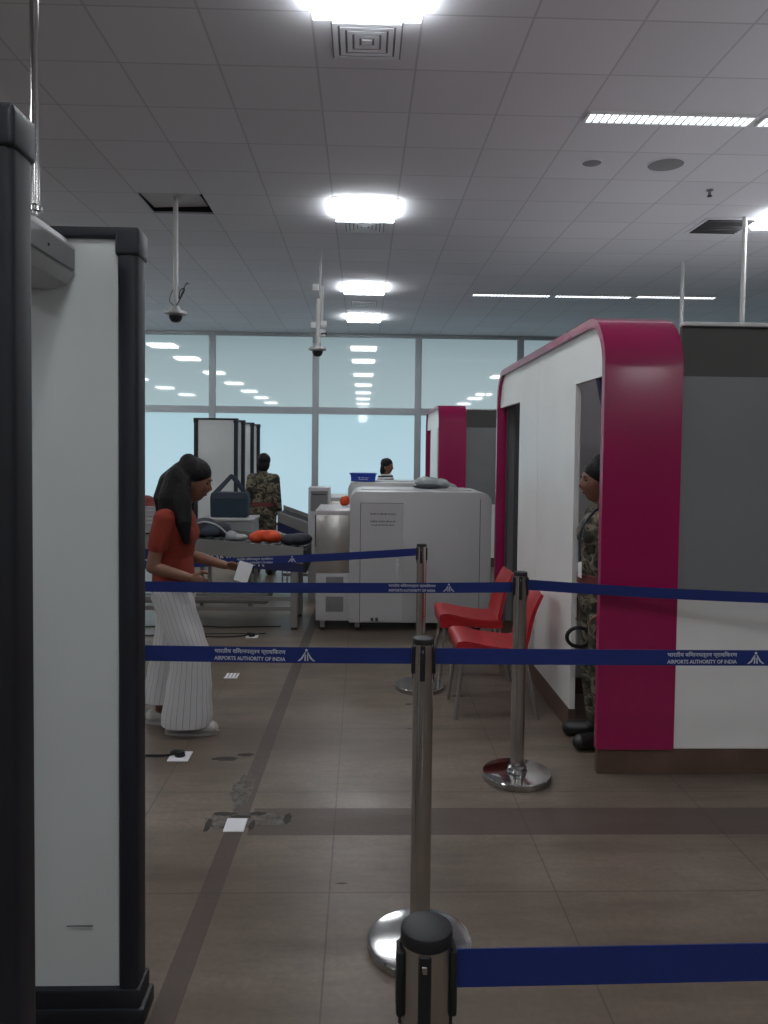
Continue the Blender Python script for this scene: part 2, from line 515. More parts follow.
# ------------------------------------------------------------------ the hall
HC = 3.89
XL, XR, YB, YF = -9.15, 9.3, -36.0, 15.5
struct('floor', lambda b: box(b, (XL, YB, -0.1), (XR, YF + 0.2, 0)), M['floor'])
HX0, HX1, HY0, HY1 = -2.1, -1.5, 7.21, 7.81           # the opened ceiling tile
def build_ceiling(b):
    xs = [XL, HX0, HX1, XR]; ys = [YB, HY0, HY1, YF + 0.2]
    v = [[b.verts.new((x, y, HC)) for y in ys] for x in xs]
    w = [[b.verts.new((x, y, HC + 0.02)) for y in ys] for x in xs]
    for i in range(3):
        for j in range(3):
            if i == 1 and j == 1: continue
            b.faces.new((v[i][j], v[i][j + 1], v[i + 1][j + 1], v[i + 1][j]))
            b.faces.new((w[i][j], w[i + 1][j], w[i + 1][j + 1], w[i][j + 1]))
    q = [(1, 1), (2, 1), (2, 2), (1, 2)]
    for (a, c), (d, e) in zip(q, q[1:] + q[:1]):
        b.faces.new((v[a][c], v[d][e], w[d][e], w[a][c]))
struct('ceiling', build_ceiling, M['ceiling'])
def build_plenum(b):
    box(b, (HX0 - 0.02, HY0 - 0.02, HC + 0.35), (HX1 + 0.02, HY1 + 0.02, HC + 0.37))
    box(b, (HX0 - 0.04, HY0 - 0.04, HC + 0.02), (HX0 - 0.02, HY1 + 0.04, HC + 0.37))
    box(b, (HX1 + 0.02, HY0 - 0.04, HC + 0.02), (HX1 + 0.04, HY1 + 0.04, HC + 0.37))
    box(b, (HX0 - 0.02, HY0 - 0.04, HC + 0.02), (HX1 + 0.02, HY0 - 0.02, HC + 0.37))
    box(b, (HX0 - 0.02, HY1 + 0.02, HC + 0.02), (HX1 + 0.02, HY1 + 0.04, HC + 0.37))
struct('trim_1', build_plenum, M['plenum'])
struct('wall_left', lambda b: box(b, (XL - 0.15, YB, 0), (XL, YF, HC)), M['wallgrey'])
struct('wall_right', lambda b: box(b, (XR, YB, 0), (XR + 0.15, YF, HC)), M['wallgrey'])
struct('wall_rear', lambda b: box(b, (XL, YB - 0.15, 0), (XR, YB, HC)), M['wallgrey'])
# glazed wall: one window per bay, mullions and transom as trim
bays = [-9.15 + 2.05 * k for k in range(10)]
for k in range(9):
    x0, x1 = bays[k], bays[k + 1]
    def bw(b, x0=x0, x1=x1):
        box(b, (x0, YF, 0.1), (x1, YF + 0.03, 2.31)); box(b, (x0, YF, 2.39), (x1, YF + 0.03, HC - 0.07))
    struct('window_%d' % (k + 1), bw, M['glass'])
def bt(b):
    for x in bays: box(b, (x - 0.065, YF - 0.06, 0), (x + 0.065, YF + 0.05, HC), 0.004, 1)
struct('trim_2', bt, M['alu'])
def bt2(b):
    box(b, (XL, YF - 0.045, 2.28), (XR, YF + 0.05, 2.42), 0.004, 1)
    box(b, (XL, YF - 0.045, HC - 0.075), (XR, YF + 0.05, HC - 0.001), 0.004, 1)
    box(b, (XL, YF - 0.045, 0), (XR, YF + 0.05, 0.1), 0.004, 1)
struct('trim_3', bt2, M['alu'])

# ------------------------------------------------------------------ ceiling fittings
def make_light(label, x, y, grp):
    t = thing('ceiling_light', label, 'ceiling light', (x, y, HC), 0, grp)
    def fr(b):
        for s in (-1, 1):
            box(b, (-0.3, s * 0.3 - 0.012, -0.008), (0.3, s * 0.3 + 0.012, 0))
            box(b, (s * 0.3 - 0.012, -0.288, -0.008), (s * 0.3 + 0.012, 0.288, 0))
    part('frame', fr, M['lightframe'], t, None)
    def ring(b):
        o, i = 0.287, 0.185
        box(b, (-o, -o, -0.05), (o, -i, -0.004)); box(b, (-o, i, -0.05), (o, o, -0.004))
        box(b, (-o, -i, -0.05), (-i, i, -0.004)); box(b, (i, -i, -0.05), (o, i, -0.004))
    part('lit_rim', ring, M['glow'], t, None)
    part('lit_centre', lambda b: box(b, (-0.184, -0.184, -0.02), (0.184, 0.184, -0.004)), M['glowdim'], t, None)
    return t
first = make_light('large blown-out square ceiling light at the top edge of the picture, nearest the camera', 0.0, 4.03, 'square lights of the middle row')
mid = [(7.63, 'second square ceiling light from the camera in the middle row, above the middle vent'),
       (11.2, 'third square ceiling light from the camera in the middle row, above the X-ray scanners'),
       (13.63, 'square ceiling light of the middle row closest to the glass wall'),
       (0.43, 'square ceiling light of the middle row directly above the camera'),
       (-3.17, 'middle row square ceiling light first behind the camera'),
       (-6.77, 'middle row square ceiling light second behind the camera'),
       (-10.4, 'middle row square ceiling light third behind the camera'),
       (-14.0, 'middle row square ceiling light fourth behind the camera'),
       (-17.6, 'middle row square ceiling light fifth behind the camera'),
       (-21.2, 'middle row square ceiling light sixth behind the camera'),
       (-24.8, 'middle row square ceiling light seventh behind the camera'),
       (-28.4, 'middle row square ceiling light eighth behind the camera')]
for y, lab in mid: clone(first, (0, y, HC), lab)
clone(first, (4.2, 7.63, HC), 'square ceiling light cut by the right edge of the picture, beside the tall white pole', group='square lights of the right row')
ords = ['first', 'second', 'third', 'fourth', 'fifth', 'sixth', 'seventh']
for i, y in enumerate((13.63, 11.2, 7.63, 4.03, 0.43, -3.17, -6.77)):
    clone(first, (-4.5, y, HC), 'square ceiling light %s from the glass in the left row, mirrored in the glass' % ords[i], group='square lights of the left row')
for i, y in enumerate((12.43, 8.83, 5.23, 1.63, -1.97)):
    clone(first, (-7.5, y, HC), 'square ceiling light %s from the glass in the far left row, mirrored' % ords[i], group='square lights of the far left row')
for i, y in enumerate((-1.97, -5.57, 0.43)):
    clone(first, (4.8, y, HC), 'square ceiling light %s of the right rear row, seen only mirrored in the glass' % ords[i], group='square lights of the right row')

def make_strip(label, x0, x1, y):
    cx = (x0 + x1) / 2; h = (x1 - x0) / 2
    t = thing('strip_light', label, 'strip light', (cx, y, HC), 0, 'narrow louvred strip lights')
    def fr(b):
        for s in (-1, 1):
            box(b, (-h, s * 0.075 - 0.008, -0.018), (h, s * 0.075 + 0.008, 0))
            box(b, (s * h - 0.008, -0.067, -0.018), (s * h + 0.008, 0.067, 0))
    part('frame', fr, M['lightframe'], t, None)
    part('tube_cover', lambda b: box(b, (-h + 0.01, -0.066, -0.008), (h - 0.01, 0.066, -0.002)), M['strip'], t, None)
    def lv(b):
        n = 22
        for i in range(1, n):
            x = -h + 2 * h * i / n
            box(b, (x - 0.004, -0.066, -0.017), (x + 0.004, 0.066, -0.009))
    part('louvre', lv, M['alu'], t, None)
make_strip('narrow louvred strip light nearest the camera, right of the first square light', 1.53, 2.69, 5.51)
make_strip('narrow louvred strip light cut off by the right edge of the picture', 2.75, 3.91, 5.51)
make_strip('left one of three strip lights far back near the glass wall', 1.60, 2.75, 11.56)
make_strip('middle one of three strip lights far back near the glass wall', 2.83, 3.96, 11.56)
make_strip('right one of three strip lights far back behind the white pole', 4.03, 5.2, 11.5)

def make_vent(label, x, y):
    t = thing('ceiling_vent', label, 'vent', (x, y, HC), 0, 'square concentric ceiling vents')
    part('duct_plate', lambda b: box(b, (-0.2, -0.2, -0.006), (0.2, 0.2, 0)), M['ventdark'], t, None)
    for k, s in enumerate((0.19, 0.15, 0.11, 0.07)):
        def ring(b, s=s):
            q = s - 0.028
            for sg in (-1, 1):
                box(b, (-s, min(sg * s, sg * q), -0.014), (s, max(sg * s, sg * q), -0.008))
                box(b, (min(sg * s, sg * q), -q, -0.014), (max(sg * s, sg * q), q, -0.008))
        part('louvre', ring, M['ventgrey'], t, None)
    part('centre_plate', lambda b: box(b, (-0.03, -0.03, -0.016), (0.03, 0.03, -0.006)), M['ventgrey'], t, None)
    return t
v0 = make_vent('square concentric ceiling vent just behind the nearest square light', 0.0, 4.60)
clone(v0, (0, 8.23, HC), 'square concentric ceiling vent behind the second square light')
clone(v0, (0, 12.42, HC), 'square concentric ceiling vent between the two farthest square lights')

t = thing('air_grille', 'dark slotted air grille in the ceiling beside the tall white pole on the right', 'vent', (3.64, 7.98, HC))
part('grille_back', lambda b: box(b, (-0.25, -0.25, -0.004), (0.25, 0.25, 0)), M['plenum'], t, None)
def gfr(b):
    for s in (-1, 1):
        box(b, (-0.27, s * 0.255 - 0.015, -0.012), (0.27, s * 0.255 + 0.015, 0)); box(b, (s * 0.255 - 0.015, -0.24, -0.012), (s * 0.255 + 0.015, 0.24, 0))
part('frame', gfr, M['ventgrey'], t, None)
def gsl(b):
    for i in range(9):
        y = -0.208 + i * 0.052
        box(b, (-0.24, y - 0.014, -0.016), (0.24, y + 0.014, -0.013), rot=Matrix.Rotation(R(35), 3, 'X'))
part('slats', gsl, M['spk'], t, None)
for (x, y, r, lab) in ((2.42, 6.36, 0.14, 'round flush ceiling speaker, the larger grey disc on the right'), (1.82, 6.36, 0.075, 'small grey round fitting in the ceiling left of the speaker disc')):
    t = thing('ceiling_speaker', lab, 'ceiling speaker', (x, y, HC))
    part('grille', lambda b: lathe(b, [(0, -0.008), (r * 0.9, -0.008), (r, -0.003), (r, 0)]), M['spk'], t)
    part('trim_ring', lambda b: lathe(b, [(r, -0.001), (r, -0.006), (r + 0.01, -0.004), (r + 0.012, 0)]), M['ventgrey'], t)
t = thing('sprinkler', 'small dark sprinkler head hanging from the ceiling on the right', 'sprinkler', (3.04, 6.93, HC))
part('rose', lambda b: lathe(b, [(0.03, 0), (0.03, -0.008), (0.012, -0.014), (0.012, -0.05), (0, -0.05)]), M['spk'], t)
part('deflector', lambda b: lathe(b, [(0, -0.058), (0.022, -0.058), (0.022, -0.052), (0, -0.05)], seg=16), M['blackmatte'], t)
def loose(b):
    box(b, (HX0 + 0.015, HY0 + 0.01, HC + 0.02), (HX1 - 0.06, HY1 - 0.02, HC + 0.035), rot=Matrix.Rotation(R(3), 3, 'X') @ Matrix.Rotation(R(-2), 3, 'Y'), piv=(HX0, HY0, HC + 0.02))
lt = part('ceiling_tile', loose, M['tile'], None, None)
tag(lt, 'ceiling tile pushed up out of its grid beside the left camera pole', 'ceiling tile')

def camera_pole(label, x, y, zbot, kind):
    t = thing('security_camera', label, 'security camera', (x, y, HC))
    d = zbot - HC
    if kind == 0:
        part('pole', lambda b: (cyl(b, (0, 0, d + 0.34), (0, 0, 0.05), 0.024), cyl(b, (0, 0, d + 0.12), (0, 0, d + 0.34), 0.018)), M['whitepipe'], t)
        pts = [(0.0, -0.02, d + 0.14), (-0.05, -0.03, d + 0.2), (-0.02, -0.03, d + 0.3)]
        part('cable', lambda b: tube(b, spline(pts), 0.006, 6), M['spk'], t)
        pts2 = [(0.01, -0.02, d + 0.15), (0.06, -0.02, d + 0.24), (0.09, -0.02, d + 0.31), (0.05, -0.02, d + 0.3), (0.04, -0.02, d + 0.22), (0.1, -0.01, d + 0.36), (0.12, 0, d + 0.36)]
        part('cable', lambda b: tube(b, spline(pts2), 0.006, 6), M['seam'], t)
    else:
        part('pole', lambda b: (cyl(b, (0.03, 0, -0.62), (0.03, 0, 0), 0.014), cyl(b, (0.01, 0, d + 0.12), (0.01, 0, -0.55), 0.03), cyl(b, (0.055, 0, -0.95), (0.055, 0, -0.4), 0.012)), M['whitepipe'], t)
        for z, xx in ((-0.42, -0.03), (-0.85, 0.07), (-0.95, 0.06), (-0.86, -0.05)):
            part('clamp', lambda b: box(b, (xx - 0.035, -0.035, z - 0.04), (xx + 0.035, 0.03, z + 0.04), 0.008), M['whitepipe'], t)
        part('side_lens', lambda b: cyl(b, (0.04, -0.02, d + 0.26), (0.11, -0.02, d + 0.27), 0.018), M['black'], t)
    part('mount', lambda b: lathe(b, [(0, d + 0.15), (0.04, d + 0.15), (0.05, d + 0.11), (0.1, d + 0.10), (0.108, d + 0.075), (0.06, d + 0.06), (0, d + 0.06)]), M['machine'], t)
    part('dome', lambda b: lathe(b, [(0.062, d + 0.065), (0.062, d + 0.045), (0.05, d + 0.015), (0.03, d), (0, d - 0.004)]), M['black'], t)
camera_pole('black dome security camera on the left white ceiling pole beside the open tile', -1.79, 7.55, 2.755, 0)
camera_pole('black dome security camera on the second pole with clamps, left of the middle lights', -0.545, 9.3, 2.665, 1)

for o in list(SC.objects):
    if o.parent is None and o.type == 'EMPTY' and abs(o.location.z - HC) < 1e-4:
        o.location.y -= 0.12
for (x, y, lab) in ((3.728, 7.55, 'tall white pole reaching the ceiling by the air grille at the right edge'), (3.865, 9.34, 'thin white pole farther back behind the pink booth corner')):
    t = thing('white_pole', lab, 'pole', (x, y, 0))
    part('shaft', lambda b: cyl(b, (0, 0, 0.012), (0, 0, HC), 0.023), M['whitepipe'], t)
    part('foot_plate', lambda b: lathe(b, [(0, 0), (0.07, 0), (0.07, 0.01), (0.03, 0.016), (0, 0.016)]), M['whitepipe'], t)

# ------------------------------------------------------------------ walk-through metal detectors
def make_gate():
    t = thing('metal_detector_gate', 'near walk-through metal detector, tall white panel between dark posts at the left edge', 'metal detector', (-0.885, 1.66, 0))
    W = 0.27
    for ys in (-0.30, 0.415):
        pn = part('side_panel', lambda b: box(b, (-W + 0.03, ys - 0.03, 0.06), (W - 0.025, ys + 0.03, 2.10), 0.004, 1), M['gatewhite'], t)
        for s in (-1, 1):
            def post(b, s=s):
                x = s * (W - 0.0)
                pts = []
                for k in range(24):
                    a = 2 * PI * k / 24
                    cx, sy = math.cos(a), math.sin(a)
                    pts.append((x + 0.027 * (abs(cx) ** 0.4) * (1 if cx > 0 else -1), ys + 0.043 * (abs(sy) ** 0.4) * (1 if sy > 0 else -1)))
                prism(b, pts, 'z', 0.05, 2.06)
            part('edge_post', post, M['gatedark'], t, 40)
        part('top_cap', lambda b: (box(b, (-W - 0.030, ys - 0.046, 2.094), (W + 0.030, ys + 0.046, 2.122), 0.006, 3), box(b, (-W - 0.031, ys - 0.047, 2.048), (-W + 0.032, ys + 0.047, 2.121), 0.01, 3), box(b, (W - 0.032, ys - 0.047, 2.048), (W + 0.031, ys + 0.047, 2.121), 0.01, 3)), M['gatedark'], t)
        part('base_foot', lambda b: (box(b, (-W - 0.045, ys - 0.055, 0.0), (W + 0.045, ys + 0.055, 0.05), 0.008, 2), box(b, (-W - 0.034, ys - 0.048, 0.02), (W + 0.034, ys + 0.048, 0.10), 0.008, 2)), M['gatedark'], t)
    prof = [(-0.11, 1.985), (-0.09, 1.965), (0.05, 1.962), (0.085, 1.975), (0.105, 2.0), (0.108, 2.065), (0.085, 2.092), (-0.09, 2.10), (-0.11, 2.085)]
    hd = part('crossbar', lambda b: prism(b, prof, 'y', -0.29, 0.38), M['gategrey'], t, 25)
    hd.location.x = 0.027
    part('fascia', lambda b: box(b, (0.104, -0.28, 2.005), (0.1115, 0.365, 2.06), 0.002, 1), M['gateface'], hd)
    part('display', lambda b: box(b, (0.111, 0.02, 2.032), (0.1135, 0.09, 2.048)), M['display'], hd)
    part('red_lamp', lambda b: box(b, (0.111, -0.01, 2.013), (0.1135, 0.05, 2.025)), M['ledred'], hd)
    part('button', lambda b: cyl(b, (0.110, 0.2, 2.03), (0.114, 0.2, 2.03), 0.004), M['display'], hd)
    return t
gate = make_gate()
def scr(b): box(b, (-0.78, 2.038, 0.268), (-0.71, 2.0405, 0.2695))
o = part('scratch', scr, M['seam'], gate, None, True)
clone(gate, (-2.03, 11.02, 0), 'far walk-through metal detector beyond the conveyor, the nearer of two in line', scale=(1.02, 0.9, 0.935))
g3 = clone(gate, (-2.03, 12.62, 0), 'far walk-through metal detector standing right behind another, closest to the glass wall', scale=(1.02, 1.0, 0.935))
for g in SC.objects:
    pass
t = thing('metal_conduit', 'thin shiny metal conduit rising from the detector crossbar to the ceiling', 'conduit', (-0.822, 1.80, 2.10))
part('pipe', lambda b: cyl(b, (0.07, 0, -0.02), (0.07, 0, HC - 2.10), 0.0095), M['chrome'], t)
part('flange', lambda b: lathe(b, [(0, 0), (0.015, 0), (0.015, 0.01), (0.0097, 0.016), (0, 0.016)], (0.07, 0, -0.012)), M['chrome'], t)

# ------------------------------------------------------------------ stanchions and belts
def make_stanchion():
    t = thing('stanchion', '', 'stanchion')
    part('base', lambda b: lathe(b, [(0, 0), (0.161, 0), (0.164, 0.004), (0.164, 0.026), (0.161, 0.031), (0.155, 0.032), (0.10, 0.033), (0.05, 0.035), (0.045, 0.046), (0, 0.046)], seg=64), M['chrome'], t, 30)
    part('collar', lambda b: lathe(b, [(0.032, 0.04), (0.044, 0.044), (0.044, 0.056), (0.036, 0.064), (0.032, 0.064)]), M['chrome'], t)
    part('pole', lambda b: lathe(b, [(0, 0.044), (0.0315, 0.044), (0.0315, 0.955), (0, 0.955)], seg=48), M['steel'], t, 40)
    part('cap', lambda b: lathe(b, [(0.0312, 0.948), (0.0325, 0.949), (0.0325, 0.961), (0.0312, 0.9645), (0.029, 0.9655), (0, 0.9665)], seg=48), M['black'], t, 40)
    for a in range(4):
        ang = R(-98 + 90 * a)
        m = Matrix.Rotation(ang, 3, 'Z')
        s = part('belt_slot', lambda b: box(b, (0.026, -0.008, 0.84), (0.0335, 0.008, 0.947), 0.002, 1, rot=m, piv=(0, 0, 0)), M['black'], t)
        part('slot_pin', lambda b: box(b, (0.030, -0.003, 0.925), (0.0345, 0.003, 0.935), 0.001, 1, rot=m, piv=(0, 0, 0)), M['steel'], s)
    for a in (0, 180):
        m = Matrix.Rotation(R(a), 3, 'Z')
        part('belt_clip', lambda b: box(b, (0.028, -0.015, 0.858), (0.0375, 0.015, 0.940), 0.003, 2, rot=m, piv=(0, 0, 0)), M['black'], t)
    return t
S = {0: (0.086, 0.935), 1: (0.194, 2.345), 2: (0.752, 3.60), 3: (0.392, 4.99), 4: (1.75, 0.97), 5: (2.35, 2.38), 6: (-1.9, 2.48), 7: (2.9, 3.36), 8: (-2.05, 3.66), 9: (-2.0, 4.50)}
labs = {0: 'foreground stanchion at the bottom edge, only its head with black round cap in view',
        1: 'steel stanchion in the middle of the picture, its base just behind the foreground one',
        2: 'steel stanchion standing in front of the red chairs',
        3: 'farthest steel stanchion, in front of the grey X-ray scanner',
        4: 'steel stanchion outside the frame holding the foreground belt',
        5: 'steel stanchion outside the frame holding the right end of the lettered belt',
        6: 'steel stanchion hidden behind the detector gate, nearer one',
        8: 'steel stanchion hidden behind the detector gate, at the middle belt',
        9: 'steel stanchion hidden behind the detector gate, at the far belt'}
st = make_stanchion()
for i, k in enumerate((0, 1, 2, 3, 4, 5, 6, 8, 9)):
    o = st if i == 0 else copy_tree(st)
    o.location = (S[k][0], S[k][1], 0)
    o['label'] = labs[k]; o['group'] = 'steel queue stanchions'
    o.scale = (1, 1, {0: 0.995, 1: 1.014, 2: 1.025, 3: 0.985, 5: 1.014, 6: 1.014, 8: 1.025}.get(k, 1.0))

def emblem(bm, s=1.0, y=0.0):
    def poly(pts): prism(bm, [(p[0] * s, p[1] * s) for p in pts], 'y', y - 0.0004, y + 0.0004)
    lathe_pts = [(0.0042 * math.cos(k * PI / 6), 0.0165 + 0.0042 * math.sin(k * PI / 6)) for k in range(12)]
    poly(lathe_pts)
    for q in (-1, 1):
        poly([(q * 0.0015, 0.010), (q * 0.0055, 0.010), (q * 0.017, -0.008), (q * 0.027, -0.0165), (q * 0.022, -0.0175), (q * 0.0125, -0.011)])
        poly([(q * 0.0015, 0.004), (q * 0.005, 0.001), (q * 0.0065, -0.0165), (q * 0.0022, -0.0165)])

HI = 'भारतीय विमानपत्तन प्राधिकरण'
EN = 'AIRPORTS AUTHORITY OF INDIA'
txt_hi = text_mesh(HI, 0.017, 0.222, 0.0002)
txt_en = text_mesh(EN, 0.0165, 0.222, 0.0003)
bm_e = new_bm(); emblem(bm_e); em_me = bpy.data.meshes.new('emblem'); bm_e.to_mesh(em_me); bm_e.free(); em_me.materials.append(M['print'])
for me in (txt_hi, txt_en): me.materials.clear(); me.materials.append(M['print'])

def belt(label, p0, p1, sag=0.0, prints=(), hgt=0.049):
    """a webbing belt between two heads; prints = fractions along x where text is centred, with emblem"""
    p0, p1 = Vector(p0), Vector(p1)
    mid = (p0 + p1) / 2
    t = thing('barrier_belt', label, 'barrier belt', mid, 0, 'navy queue belts')
    n = 28
    def pos(u):
        v = p0.lerp(p1, u); v.z -= sag * 4 * u * (1 - u)
        return v
    d = (p1 - p0); d.z = 0; d.normalize()
    nrm = Vector((d.y, -d.x, 0))          # faces the camera side for belts running left to right
    def bb(b):
        rows = []
        for i in range(n + 1):
            p = pos(i / n) - mid
            rows.append([b.verts.new(p + nrm * s * 0.0009 + Vector((0, 0, h * hgt / 2))) for s, h in ((1, -1), (1, 1), (-1, 1), (-1, -1))])
        for a, c in zip(rows, rows[1:]):
            for k in range(4):
                b.faces.new((a[k], a[(k + 1) % 4], c[(k + 1) % 4], c[k]))
        b.faces.new(rows[0]); b.faces.new(rows[-1][::-1])
    w = part('webbing', bb, M['navy'], t, None)
    ang = math.atan2(d.y, d.x)
    for (xt, xe) in prints:
        for me, x, dz, nm in ((txt_hi, xt, 0.0095, 'lettering'), (txt_en, xt, -0.0125, 'lettering'), (em_me, xe, -0.001, 'emblem')):
            u = (x - p0.x) / (p1.x - p0.x)
            p = pos(u) - mid + nrm * 0.0016 + Vector((0, 0, dz))
            o = bpy.data.objects.new(nm, me); COL.objects.link(o); o.parent = w
            o.location = p
            sl = math.atan2(pos(min(1, u + 0.02)).z - pos(max(0, u - 0.02)).z, (pos(min(1, u + 0.02)) - pos(max(0, u - 0.02))).to_2d().length)
            if nm == 'lettering': o.rotation_euler = Euler((PI / 2, -0, ang), 'XYZ')
            else: o.rotation_euler = (0, 0, ang)
    return t
ZB = 0.898
def end(k, side): return (S[k][0] + side * 0.0365, S[k][1])
def bz(k, side, z): x, y = end(k, side); return (x, y, z)
belt('plain navy belt crossing the bottom right corner, nearest the camera', bz(0, 1, 0.906), bz(4, -1, 0.906), 0.001)
belt('navy belt with white lettering running right from the middle stanchion across the booth', bz(1, 1, 0.922), bz(5, -1, 0.916), 0.004, [(1.069, 1.241)])
belt('navy belt with white lettering running left from the middle stanchion behind the gate', bz(6, 1, 0.918), bz(1, -1, 0.922), 0.008, [(-0.343, -0.167)])
belt('navy belt running right from the stanchion by the red chairs across the pink panel', bz(2, 1, 0.928), bz(7, -1, 0.905), 0.020)
belt('lettered navy belt running left from the chair stanchion in front of the scanner', bz(8, 1, 0.91), bz(2, -1, 0.915), 0.012, [(0.240, 0.414)])
belt('farthest navy belt running left from the scanner stanchion behind the woman in orange', bz(9, 1, 0.858), bz(3, -1, 0.898), 0.018, [(-0.66, -0.435)])
o = copy_tree(st); o.location = (S[7][0], S[7][1], 0); o['label'] = 'steel stanchion outside the frame in front of the grey booth window'; o['group'] = 'steel queue stanchions'

# ------------------------------------------------------------------ screening booths
def make_booth():
    X0, Y0 = 1.143, 3.63
    L = 2.95; Wd = 0.375; Ht = 2.232; rc = 0.27; th = 0.045; zb = 0.125
    t = thing('screening_booth', 'near security booth with magenta hoop frame, white side doors and grey front window', 'booth', (X0, Y0, 0))
    def outline(off):
        pts = [(off, zb)]
        r = rc - off
        for k in range(9):
            a = PI - PI / 2 * k / 8
            pts.append((rc + r * math.cos(a), Ht - rc + r * math.sin(a)))
        for k in range(9):
            a = PI / 2 - PI / 2 * k / 8
            pts.append((L - rc + r * math.cos(a), Ht - rc + r * math.sin(a)))
        pts.append((L - off, zb))
        return pts
    def hoop(b):
        A, B = outline(0), outline(th)
        rows = []
        for (p, q) in zip(A, B):
            rows.append([b.verts.new((0, p[0], p[1])), b.verts.new((Wd, p[0], p[1])), b.verts.new((Wd, q[0], q[1])), b.verts.new((0, q[0], q[1]))])
        for a, c in zip(rows, rows[1:]):
            for k in range(4): b.faces.new((a[k], c[k], c[(k + 1) % 4], a[(k + 1) % 4]))
        b.faces.new(rows[0]); b.faces.new(rows[-1][::-1])
        es = [e for e in b.edges if len(e.link_faces) == 2 and e.calc_face_angle(0) > 1.2]
        bmesh.ops.bevel(b, geom=es, offset=0.006, segments=2, affect='EDGES', profile=0.5)
    part('hoop_frame', hoop, M['magenta'], t, 30)
    part('frame_joint', lambda b: box(b, (-0.002, 1.475, Ht - 0.0), (Wd, 1.482, Ht + 0.004)), M['seam'], t, None)
    # side wall with two door openings: polygon strips in the YZ plane
    xa, xb = 0.025, 0.055
    B = outline(th)
    def zt(y):
        r = rc - th
        if y < rc: return Ht - rc + math.sqrt(max(0, r * r - (rc - y) ** 2))
        if y > L - rc: return Ht - rc + math.sqrt(max(0, r * r - (y - L + rc) ** 2))
        return Ht - th
    dh = 1.93; d1 = (th, 0.585); d2 = (2.09, L - th)
    def wallpoly(b, y0, y1, z0f, n):
        ys = [y0 + (y1 - y0) * i / n for i in range(n + 1)]
        pts = [(y, z0f) for y in (y0, y1)] + [(y, max(zt(y), z0f + 0.001)) for y in reversed(ys)]
        prism(b, pts, 'x', xa, xb)
    part('side_panel', lambda b: (wallpoly(b, th + 0.0005, d1[1], dh, 14), wallpoly(b, d1[1], 1.475, zb, 6)), M['whitedoor'], t, None)
    part('side_panel', lambda b: (wallpoly(b, 1.481, d2[0], zb, 6), wallpoly(b, d2[0], L - th - 0.0005, dh, 14)), M['whitedoor'], t, None)
    part('panel_seam', lambda b: box(b, (xa + 0.004, 1.4745, zb), (xb, 1.4815, Ht - th)), M['seam'], t, None)
    # skirting: near end and side, door gaps left open
    part('skirting', lambda b: (box(b, (0.008, 0.015, 0), (2.35, 0.05, zb), 0.002, 1), box(b, (0.02, d1[1], 0), (0.06, d2[0], zb), 0.002, 1), box(b, (0.02, L - 0.05, 0), (2.35, L - 0.01, zb), 0.002, 1)), M['wood'], t, None)
    # front wall right of the hoop
    part('lower_panel', lambda b: box(b, (Wd, 0.012, zb), (2.35, 0.05, 0.868), 0.002, 1), M['whitedoor'], t, None)
    part('window_pane', lambda b: box(b, (Wd, 0.022, 0.868), (2.35, 0.045, 1.925)), M['greypane'], t, None)
    part('header_panel', lambda b: box(b, (Wd, 0.030, 1.925), (2.35, 0.055, 2.163)), M['darkpane'], t, None)
    part('top_rail', lambda b: box(b, (Wd, 0.005, 2.163), (2.35, 0.06, 2.182), 0.003, 1), M['white'], t, None)
    part('back_panel', lambda b: box(b, (Wd, L - 0.05, zb), (2.35, L - 0.01, 2.145)), M['greypane'], t, None)
    part('outer_panel', lambda b: box(b, (2.31, 0.05, 0.0), (2.35, L - 0.05, 2.145)), M['whitedoor'], t, None)
    pt = part('partition', lambda b: box(b, (0.06, 1.28, 0.10), (2.31, 1.32, 2.08)), M['innergrey'], t, None)
    part('partition_skirting', lambda b: box(b, (0.06, 1.255, 0.0), (2.31, 1.32, 0.10)), M['wood'], pt, None)
    part('switch', lambda b: box(b, (0.185, 1.268, 0.99), (0.235, 1.282, 1.04), 0.003, 1), M['black'], pt, None)
    def curt(b):
        n = 40
        A = []
        for i in range(n + 1):
            x = 0.07 + 0.9 * i / n
            y = L - 0.10 + 0.018 * math.sin(i * 1.55)
            A.append([b.verts.new((x, y, z)) for z in (0.12, 2.08)])
        for a, c in zip(A, A[1:]): b.faces.new((a[0], c[0], c[1], a[1]))
    part('curtain', curt, M['curtaingrey'], t, 60)
    def curt2(b):
        rings = []
        for k in range(12):
            u = k / 11
            z = 1.95 - 0.34 * u
            rings.append((0.068 + 0.03 * u, 0.235 - 0.05 * u, z, 0.042 - 0.022 * u, 0.05 - 0.02 * u))
        loft(b, rings[::-1], 18)
    part('tied_curtain', curt2, M['curtainnavy'], t, 60)
    return t
booth = make_booth()
clone(booth, (1.02, 10.35, 0), 'far security booth with magenta hoop frame behind the X-ray scanner, near the glass wall', scale=(1, 0.72, 0.98))

